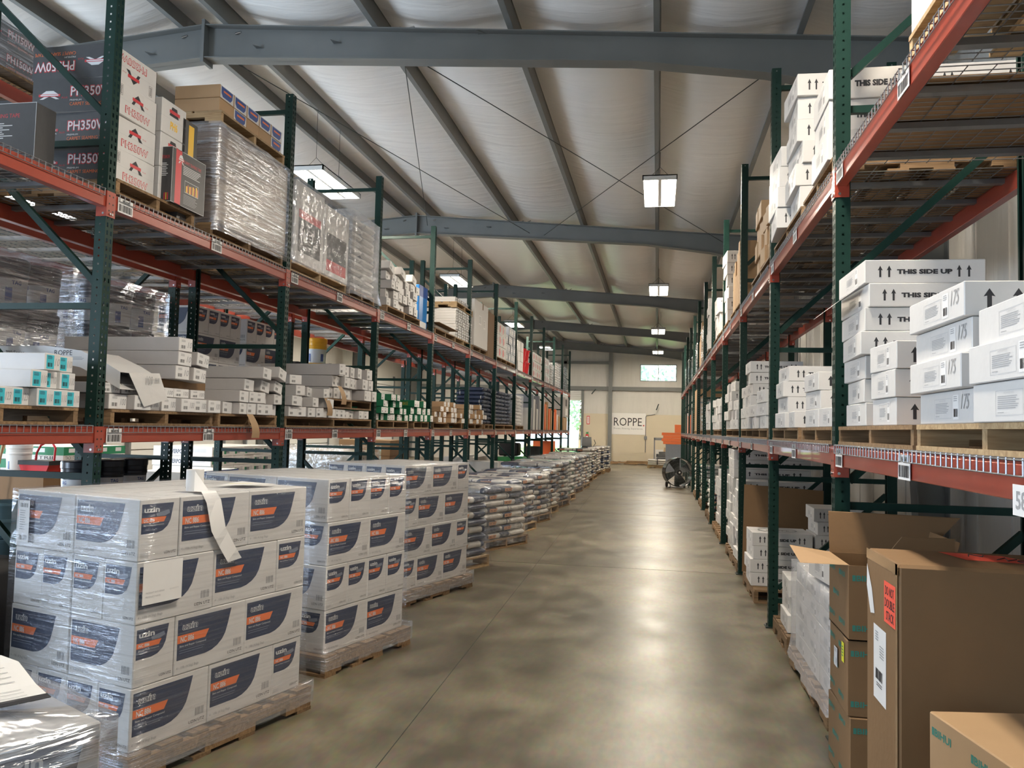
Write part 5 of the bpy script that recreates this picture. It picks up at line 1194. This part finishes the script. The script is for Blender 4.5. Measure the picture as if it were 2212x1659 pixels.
b = MB(); b.box(XR - .0135, 2.10, 1.405, XR - .0115, 2.32, 1.485, 'paper'); F58 = Face(b, (XR - .0135, 2.32, 1.405), (0, -1, 0), (-1, 0, 0), .24, .08); F58.text('58', .08, .2, .34, .8, 'grey_print', 1, bold=.02); tag(b.build('shelf_tag'), 'white plastic tag reading 58 on the orange beam at the right edge', 'tag')
# cartons with green lettering, topmost one open
me = carton('carton', .44, .42, .335, m='brown_carton', fn=f_bihui)
for r in range(2): inst(me, 'lettered_carton', (1.085, 4.13, .002 + r * .338), R((1, -1.5)[r]), 'brown carton with green lettering under the open one, %s' % ('bottom', 'middle')[r], 'box', 'brown cartons with green lettering')
t = empty('lettered_carton', (1.085, 4.13, .678)); tag(t, 'open brown carton with green lettering, flaps spread, top of its stack', 'box')
b = MB(); w_, d_, h_, k = .22, .21, .335, .005
for q in ((-w_, -d_, 0, w_, d_, k), (-w_, -d_, 0, -w_ + k, d_, h_), (w_ - k, -d_, 0, w_, d_, h_), (-w_ + k, -d_, 0, w_ - k, -d_ + k, h_), (-w_ + k, d_ - k, 0, w_ - k, d_, h_)): b.box(*q, 'brown_carton')
f_bihui(faces(b, .44, .42, h_)); b.build('carton_body', t)
for nm, pts in (('aisle flap', [(-w_, -.2, h_), (-w_, .2, h_), (-w_ - .20, .16, h_ + .03), (-w_ - .21, -.20, h_ + .0)]), ('rear flap', [(-w_, d_, h_), (w_, d_, h_), (w_ + .18, d_ + .03, h_ + .19), (-w_, d_ + .03, h_ + .20)]), ('inner flap', [(w_, -.2, h_), (w_, .2, h_), (w_ + .03, .2, h_ + .12), (w_ + .03, -.2, h_ + .12)]), ('near flap', [(-.10, -d_, h_), (w_, -d_, h_), (w_, -d_ - .02, h_ + .14), (.0, -d_ - .02, h_ + .14)])):
    b = MB(); b.prism(pts, (0, .003, .003), 'tan_carton' if nm == 'aisle flap' else 'brown_carton'); b.build('flap', t)  # aisle flap: same board, the light falling on it put into the paler colour
def stk(g): g.lines(.1, .1, .8, .3, 'black_print', 2, 1); g.bars(.5, .55, .9, .85, 'grey_print', 6, 1)
b = MB(); g = Face(b, (.858, 4.19, .50), (0, -1, 0), (-1, 0, 0), .07, .09); g.rect(0, 0, 1, 1, 'paper', 1); stk(g); g = Face(b, (.858, 4.03, .56), (0, -1, 0), (-1, 0, 0), .05, .09); g.rect(0, 0, 1, 1, 'yellow_sticker', 1); g.lines(.2, .2, .8, .8, 'green_print', 4, 2)
tag(b.build('shipping_label'), 'white and yellow labels stuck on the middle brown lettered carton', 'label')
me = carton('carton', .34, .46, .34, m='tan_carton', fn=f_bihui)
inst(me, 'lettered_carton', (1.12, 2.78, .345), R(10), 'small tan carton with green lettering at the bottom right corner', 'box', None); inst(me, 'lettered_carton', (1.12, 2.78, .002), R(10), 'tan lettered carton underneath the one at the bottom right corner', 'box', None)
# wrapped white cartons on a pallet behind the lettered cartons
pallet(1.46, 5.36, 0, 1.06, 1.30, .128, 'wooden pallet under the plastic-wrapped white cartons on the right floor', axis='y', group='pallets on the right floor')
me = tsu(.115, .50, .40, '', False)
for r in range(5):
    for i in range(3):
        for q in range(2):
            if q == 1 and r < 4: continue
            inst(me, 'tile_carton', (1.22 + .51 * q, 4.94 + .41 * i, .130 + r * .117), R(rnd.uniform(-1, 1)), 'white carton in the plastic-wrapped floor load, %s, %s, %s' % (rows(r, 5), ('near', 'middle', 'far')[i], ('outer', 'inner')[q]), 'box', 'wrapped white cartons on the right floor')
wrap(1.47, 5.35, 0, 1.05, 1.26, .08, .73, 'frost_film', 'torn milky wrap around the white cartons on the right floor', amp=.03, seed=41, flare=.04)
inst(tsu(.14, .50, .40, '', True), 'tile_carton', (1.20, 5.10, .75), R(6), 'loose white carton on top of the wrapped floor load', 'box')
pallet(1.45, 6.60, 0, 1.0, .72, .128, 'empty-edged wooden pallet between the wrapped load and second right post', axis='y', group='pallets on the right floor')
tcol(6.35, .42, .13, 3, .13, 'on the floor before the second right post', x=.98, num='', jr=6, grp='white cartons on the right floor')
pallet(1.45, 8.55, 0, 1.05, 1.05, .128, 'wooden pallet under the four high white cartons on the right floor', axis='y', group='pallets on the right floor')
tcol(8.22, .50, .128, 4, .130, 'four high floor stack past the second right post', x=.92, lx=.56, num='', jr=1.5, grp='white cartons on the right floor')
tcol(8.22, .50, .128, 6, .130, 'six high floor stack near the right wall', x=1.52, lx=.46, num='', jr=1.5, grp='white cartons on the right floor')
b = MB(); vs, fs, _ = text_shape('ROPPE', .0, 0.0); b.add([(1.08 + .22 * u, 8.40 + .06 * v, .6445) for u, v in vs], fs, 'black_print')
for i in range(24):
    a = 2 * PI * i / 24; a2 = 2 * PI * (i + 1) / 24
    b.quad((1.19 + .19 * math.cos(a), 8.46 + .17 * math.sin(a), .6440), (1.19 + .19 * math.cos(a2), 8.46 + .17 * math.sin(a2), .6440), (1.19 + .17 * math.cos(a2), 8.46 + .15 * math.sin(a2), .6440), (1.19 + .17 * math.cos(a), 8.46 + .15 * math.sin(a), .6440), 'grey_print')
tag(b.build('printed_mark'), 'oval printed emblem on top of the four high floor cartons', 'mark')
b = MB(); b.prism([(.90, 8.90, .15), (1.70, 8.90, .15), (1.72, 8.93, 1.02), (.92, 8.93, 1.06)], (0, .004, 0), 'brown_carton'); tag(b.build('cardboard_sheet'), 'tall brown cardboard sheet standing behind the white floor cartons', 'cardboard')
for k, (y, n_) in enumerate(((9.75, 8), (10.3, 11), (10.85, 11))):
    if k == 0: pallet(1.45, 10.5, 0, 1.05, 1.6, .128, 'long pallet under the tall white stacks on the right floor', axis='y', group='pallets on the right floor')
    tcol(y, .48, .115, n_, .130, 'tall floor stack at the right, %s' % ('first', 'second', 'third')[k], x=.95, lx=.9, num='', jr=3, grp='white cartons on the right floor')
for k, (y, n_) in enumerate(((12.3, 5), (12.9, 6), (13.6, 5))):
    if k == 0: pallet(1.45, 13.1, 0, 1.05, 1.8, .128, 'pallet under the farther white floor stacks', axis='y', group='pallets on the right floor')
    tcol(y, .48, .15, n_, .130, 'farther floor stack at the right, %s' % ('first', 'second', 'third')[k], x=1.0, lx=.8, num='', jr=3, grp='white cartons on the right floor')
for k, (y, n_, kd) in enumerate(((15.0, 7, 'nc'), (17.6, 9, 'green'), (20.2, 8, 'green'))):
    pallet(XR + .50, y + .5, 0, 1.0, 1.2, .128, 'pallet under the bag stack on the right floor, %s' % ORD[k], axis='y', group='pallets on the right floor'); rbags(y, .130, n_, kd, 'bag on the right floor, %s stack' % ORD[k], 'bags on the right floor', 2, None)
# ---------------------------------------------------------------- drum fan
t = empty('drum_fan', (.60, 23.85, 0), R(14)); tag(t, 'large black drum fan on small wheels at the far right of the aisle', 'fan')
b = MB(); cz = .44; n = 40; prof = [(.40, -.17), (.415, -.18), (.415, .17), (.40, .18), (.395, .17), (.395, -.17), (.40, -.17)]
for (r0, y0_), (r1, y1_) in zip(prof, prof[1:]):
    for i in range(n):
        a, c_ = 2 * PI * i / n, 2 * PI * (i + 1) / n
        b.quad((r0 * math.cos(a), y0_, cz + r0 * math.sin(a)), (r0 * math.cos(c_), y0_, cz + r0 * math.sin(c_)), (r1 * math.cos(c_), y1_, cz + r1 * math.sin(c_)), (r1 * math.cos(a), y1_, cz + r1 * math.sin(a)), 'black_gloss')
b.build('drum_housing', t)
b = MB()
for i in range(60):
    a = 2 * PI * i / 60; b.tube((.07 * math.cos(a), -.185, cz + .07 * math.sin(a)), (.41 * math.cos(a), -.17, cz + .41 * math.sin(a)), .0022, 'galvanised', 4, caps=False)
for rr in (.16, .26, .36):
    for i in range(36): a, c_ = 2 * PI * i / 36, 2 * PI * (i + 1) / 36; b.tube((rr * math.cos(a), -.180, cz + rr * math.sin(a)), (rr * math.cos(c_), -.180, cz + rr * math.sin(c_)), .0022, 'galvanised', 4, caps=False)
b.build('wire_guard', t)
b = MB(); b.tube((0, -.20, cz), (0, -.17, cz), .07, 'black_rubber', 20); b.tube((0, -.205, cz), (0, -.20, cz), .025, 'white_paint', 16); b.build('hub_badge', t)
for i in range(4):
    a = PI / 2 * i + .4; b = MB(); c_, s_ = math.cos(a), math.sin(a); P = lambda r, w_, y: (r * c_ - w_ * s_, y, cz + r * s_ + w_ * c_)
    b.add([P(.05, -.05, -.04), P(.05, .05, .04), P(.36, .13, .06), P(.36, -.11, -.06)], [(0, 1, 2, 3)], 'dark_steel'); b.build('fan_blade', t)
b = MB(); b.box(-.06, .0, cz - .4, .06, .12, cz + .4, 'dark_steel'); b.build('motor_bracket', t)
for sx in (-.26, .26):
    b = MB(); b.path([(sx, -.16, .12), (sx, -.2, .02), (sx * 1.1, -.1, .012)], .012, 'black_rubber'); b.path([(sx, .1, .12), (sx, .2, .08)], .012, 'black_rubber'); b.build('foot', t)
    b = MB(); b.tube((sx - .02, .22, .075), (sx + .02, .22, .075), .075, 'black_rubber', 20); b.build('wheel', t)

# ================================================================ far end of the aisle
b = MB(); F = Face(b, (-2.20, YF - .05, 1.40), (1, 0, 0), (0, -1, 0), 1.66, 1.06); F.rect(0, 0, 1, 1, 'paper', 1); F.frame(0, 0, 1, 1, 'line_print', .008, 2)
F.text('ROPPE', .06, .22, .88, .60, 'black_print', 3, bold=.0); F.rect(.915, .54, .955, .60, 'red_print', 3); F.text('Proven. Flooring. Experiences.', .06, .68, .92, .78, 'grey_print', 3)
tag(b.build('banner'), 'white lettered company banner hung on the far cream wall', 'banner')
t = empty('fire_extinguisher', (-3.40, YF - .12, 1.02)); tag(t, 'red fire extinguisher hanging on the far wall beside the open door', 'fire extinguisher')
b = MB(); b.lathe([(0, 0), (.065, .0), (.075, .02), (.075, .30), (.055, .36), (.02, .38)], 'red_plastic', 18); b.build('cylinder', t)
b = MB(); b.box(-.02, -.02, .38, .02, .02, .42, 'black_rubber'); b.bar((-.0, -.02, .42), (.08, -.02, .46), .02, .015, 'black_rubber'); b.build('valve', t)
b = MB(); b.box(-.05, -.078, .08, .05, -.074, .26, 'pale_print'); b.box(-.05, -.03, .34, .06, .01, .46, 'green_plastic'); b.build('inspection_tag', t)
b = MB(); F = Face(b, (-3.44, YF - .05, 1.86), (1, 0, 0), (0, -1, 0), .15, .42); F.rect(0, 0, 1, 1, 'red_print', 1); F.rect(.18, .1, .82, .9, 'paper', 2); F.rect(.44, .2, .56, .8, 'red_print', 3); tag(b.build('fire_sign'), 'small red and white fire extinguisher sign on the far wall', 'sign')
b = MB(); b.path([(-.55, YF - .06, .55), (-.55, YF - .06, 2.30), (-.50, YF - .06, 2.36), (-.30, YF - .06, 2.38), (-.1, YF - .06, 2.42)], .018, 'galvanised'); b.box(-.62, YF - .12, 1.18, -.48, YF - .045, 1.34, 'galvanised'); tag(b.build('electrical_conduit'), 'grey electrical conduit with a small box on the far wall', 'conduit')
b = MB(); b.bar((-.05, YF - .3, 2.62), (.06, YF - .3, 2.92), .05, .05, 'dark_steel'); b.tube((.0, YF - .3, 2.75), (.0, YF, 2.75), .02, 'dark_steel'); tag(b.build('wall_bracket'), 'dark slanting bracket on the far wall above the conduit', 'bracket')
b = MB(); b.bar((-3.2, YF - .3, 3.35), (-3.0, YF - .3, 3.6), .05, .05, 'dark_steel'); b.tube((-3.15, YF - .3, 3.45), (-3.15, YF, 3.45), .02, 'dark_steel'); tag(b.build('wall_bracket'), 'dark slanting bracket high beside the open far door', 'bracket')
pallet(-1.15, 39.0, 0, 2.0, .9, .12, 'empty dark pallet lying at the foot of the far wall', axis='x', group='pallets at the far wall'); b = MB(); b.box(-.7, -.4, 0, .7, .4, .03, 'brown_carton'); tag(b.build('cardboard_sheet', loc=(-.7, 39.0, .122)), 'flat brown sheet on the pallet at the far wall', 'cardboard')
pallet(.10, 36.3, 0, 1.0, 1.0, .12, 'pale pallet of low bags at the far right end', m='pale_wood', group='pallets at the far wall')
for r in range(3):
    for i in range(2): inst(M_BAG[('green', 'plain', 'nc')[r]], 'bag', (-.18 + .42 * i, 36.05, .122 + r * .0855), PI / 2, 'bag on the low pale pallet at the far end, %s, %s' % (rows(r, 3), ('left', 'right')[i]), 'bag', 'bags on the low far pallet')
b = MB()
for i in range(5): b.tube((-.1 + .05 * i, 37.3 + .18 * i, .13 + .1 * i), (1.0, 37.3 + .18 * i, .16 + .1 * i), .13, 'black_rubber', 10)
tag(b.build('black_tarp_roll'), 'low heap of rolled black sheeting before the far right wall', 'tarp')
t = empty('display_frame', (.28, 38.4, 0)); tag(t, 'open display frame holding sample boards near the far right wall', 'display stand')
b = MB(); b.box(-.42, -.25, 0, -.36, .25, 1.30, 'galvanised'); b.box(.36, -.25, 0, .42, .25, 1.30, 'galvanised'); b.box(-.42, -.25, 1.18, .42, .25, 1.30, 'galvanised'); b.build('frame', t)
b = MB(); b.box(-.34, -.2, .3, 0, -.18, .75, 'white_carton'); b.box(-.3, -.203, .4, -.05, -.20, .55, 'black_print'); b.build('sample_board', t)
b = MB(); b.prism([(.02, -.22, .3), (.34, -.22, .3), (.30, -.12, .85), (.06, -.12, .85)], (0, .02, 0), 'tan_carton'); b.build('sample_board', t)
for i in range(4): b = MB(); b.cbox(-.45, -.16, 0, .45, .16, .11, 'orange_print'); tag(b.build('carton', loc=(.70 - .06 * (i % 2), 33.2, 1.095 + .1155 * i)), 'long orange carton jutting into the aisle at the right rack end, %s' % rows(i, 4), 'box', 'orange cartons at the right rack end')
b = MB(); b.box(-.5, -.35, 0, .5, .35, 1.09, 'pail_grey'); tag(b.build('cabinet', loc=(.85, 33.2, 0)), 'grey cabinet under the orange cartons at the right rack end', 'cabinet')
b = MB(); b.cbox(-.12, -.2, 0, .12, .2, .32, 'orange_print'); tag(b.build('carton', loc=(.82, 33.2, 1.558)), 'upright orange carton on top of the jutting orange cartons', 'box')
# forklift behind the last bags, only its seat showing
t = empty('forklift', (-2.95, 34.6, 0), R(8)); tag(t, 'dark green forklift with high black seat behind the last bag stack', 'forklift')
b = MB(); b.cbox(-.5, -.8, .12, .5, .8, .78, 'green_print', .05); b.build('body', t); b = MB(); b.prism([(-.22, -.08, .80), (.22, -.08, .80), (.20, -.02, 1.28), (-.20, -.02, 1.28)], (0, .08, 0), 'black_gloss'); b.build('seat_back', t)
b = MB(); b.cbox(-.24, -.5, .78, .24, -.06, .90, 'black_gloss', .03); b.build('seat', t); b = MB(); b.path([(.24, -.3, .85), (.36, -.3, 1.02), (.30, -.3, 1.18)], .015, 'dark_steel'); b.build('armrest', t)
for sx in (-.5, .5):
    for sy in (-.5, .5): b = MB(); b.tube((sx - .07, sy, .2), (sx + .07, sy, .2), .2, 'black_rubber', 20); b.build('wheel', t)
# floor machine and low items under the left rack far away
t = empty('floor_scrubber', (-4.15, 24.0, 0)); tag(t, 'green and black floor scrubber parked under the left rack', 'cleaning machine')
b = MB(); b.prism([(-.6, -.3, .1), (.6, -.3, .1), (.6, -.3, .55), (.2, -.3, .75), (-.6, -.3, .72)], (0, .6, 0), 'green_plastic'); b.build('body', t); b = MB(); b.cbox(-.5, -.25, .76, .1, .25, 1.15, 'black_rubber', .04); b.build('tank', t)
for sx in (-.35, .35): b = MB(); b.tube((sx, -.34, .12), (sx, .34, .12), .12, 'black_rubber', 16); b.build('wheel', t)
for i in range(2): b = MB(); b.cbox(-.45, -.35, 0, .45, .35, .8 - .1 * i, 'white_carton'); tag(b.build('carton', loc=(-4.05, 18.7 + 1.65 * i, 0)), 'white carton on the floor under the left rack, %s' % ('near', 'far')[i], 'box', 'white cartons under the left rack')
t = empty('garden_chair', (-4.1, 26.8, 0)); tag(t, 'black office chair pushed under the left rack', 'chair')
b = MB(); b.cbox(-.25, -.25, .42, .25, .25, .5, 'black_rubber', .02); b.build('seat', t); b = MB(); b.cbox(-.24, .2, .5, .24, .26, 1.0, 'black_rubber', .02); b.build('backrest', t); b = MB(); b.tube((0, 0, .05), (0, 0, .42), .03, 'dark_steel'); b.build('stem', t); b = MB()
for i in range(5): a = 2 * PI * i / 5; b.tube((0, 0, .08), (.28 * math.cos(a), .28 * math.sin(a), .04), .02, 'dark_steel')
b.build('base', t)
b = MB(); b.cbox(-.35, -.5, 0, .35, .5, .7, 'orange_print'); tag(b.build('carton', loc=(-4.0, 29.0, 0)), 'orange carton under the far end of the left rack', 'box')
b = MB(); b.cbox(-.35, -.4, 0, .35, .4, .45, 'orange_print'); tag(b.build('carton', loc=(-4.0, 29.0, .702)), 'second orange carton stacked under the far left rack end', 'box')

# ================================================================ outdoors beyond the far door and window
b = MB(); b.box(-30, YF + .4, -.25, 30, 80, -.05, 'grass'); o = b.build('ground'); o['kind'] = 'structure'
b = MB(); b.box(-12, YF + .32, -.22, 6, 47, -.03, 'asphalt'); o = b.build('driveway'); o['kind'] = 'structure'
def crown(x, y, h, r, seed):
    q = random.Random(seed); t = empty('tree', (x, y, -.05)); tag(t, 'leafy green tree outdoors beyond the far wall, planted %d m out and %d m %s' % (round(y - YF), abs(round(x)), 'left' if x < 0 else 'right'), 'tree', 'trees outdoors')
    b = MB(); b.tube((0, 0, 0), (0, 0, h * .6), .18, 'bark', 8, r1=.08); b.build('trunk', t); b = MB()
    for i in range(1100):
        a = q.uniform(0, 2 * PI); u = q.uniform(-1, 1); rr = r * (q.random() ** .4); s = math.sqrt(1 - u * u)
        p = Vector((rr * s * math.cos(a), rr * s * math.sin(a), h * .62 + rr * u * 1.25)); v1 = Vector((q.uniform(-1, 1), q.uniform(-1, 1), q.uniform(-1, 1))).normalized() * .2; v2 = v1.cross(Vector((q.uniform(-1, 1), 1, q.uniform(-1, 1)))).normalized() * .17
        b.add([p - v1, p - v2, p + v1, p + v2], [(0, 1, 2, 3)], 'foliage')
    b.build('foliage', t)
for i, (x, y) in enumerate(((-14, 56), (-8.6, 54), (-3, 56.5), (2.6, 54), (8, 57), (-11.2, 62), (-5.8, 62.5), (-.2, 62), (5.3, 63))): crown(x, y, 7.5 + (i % 3), 2.4, i)
sun = bpy.data.lights.new('sun', 'SUN'); sun.energy = 16.0; sun.angle = R(2); sun.color = (1, .96, .88); so = bpy.data.objects.new('sun', sun); COL.objects.link(so); so.rotation_euler = (R(38), R(-20), 0)
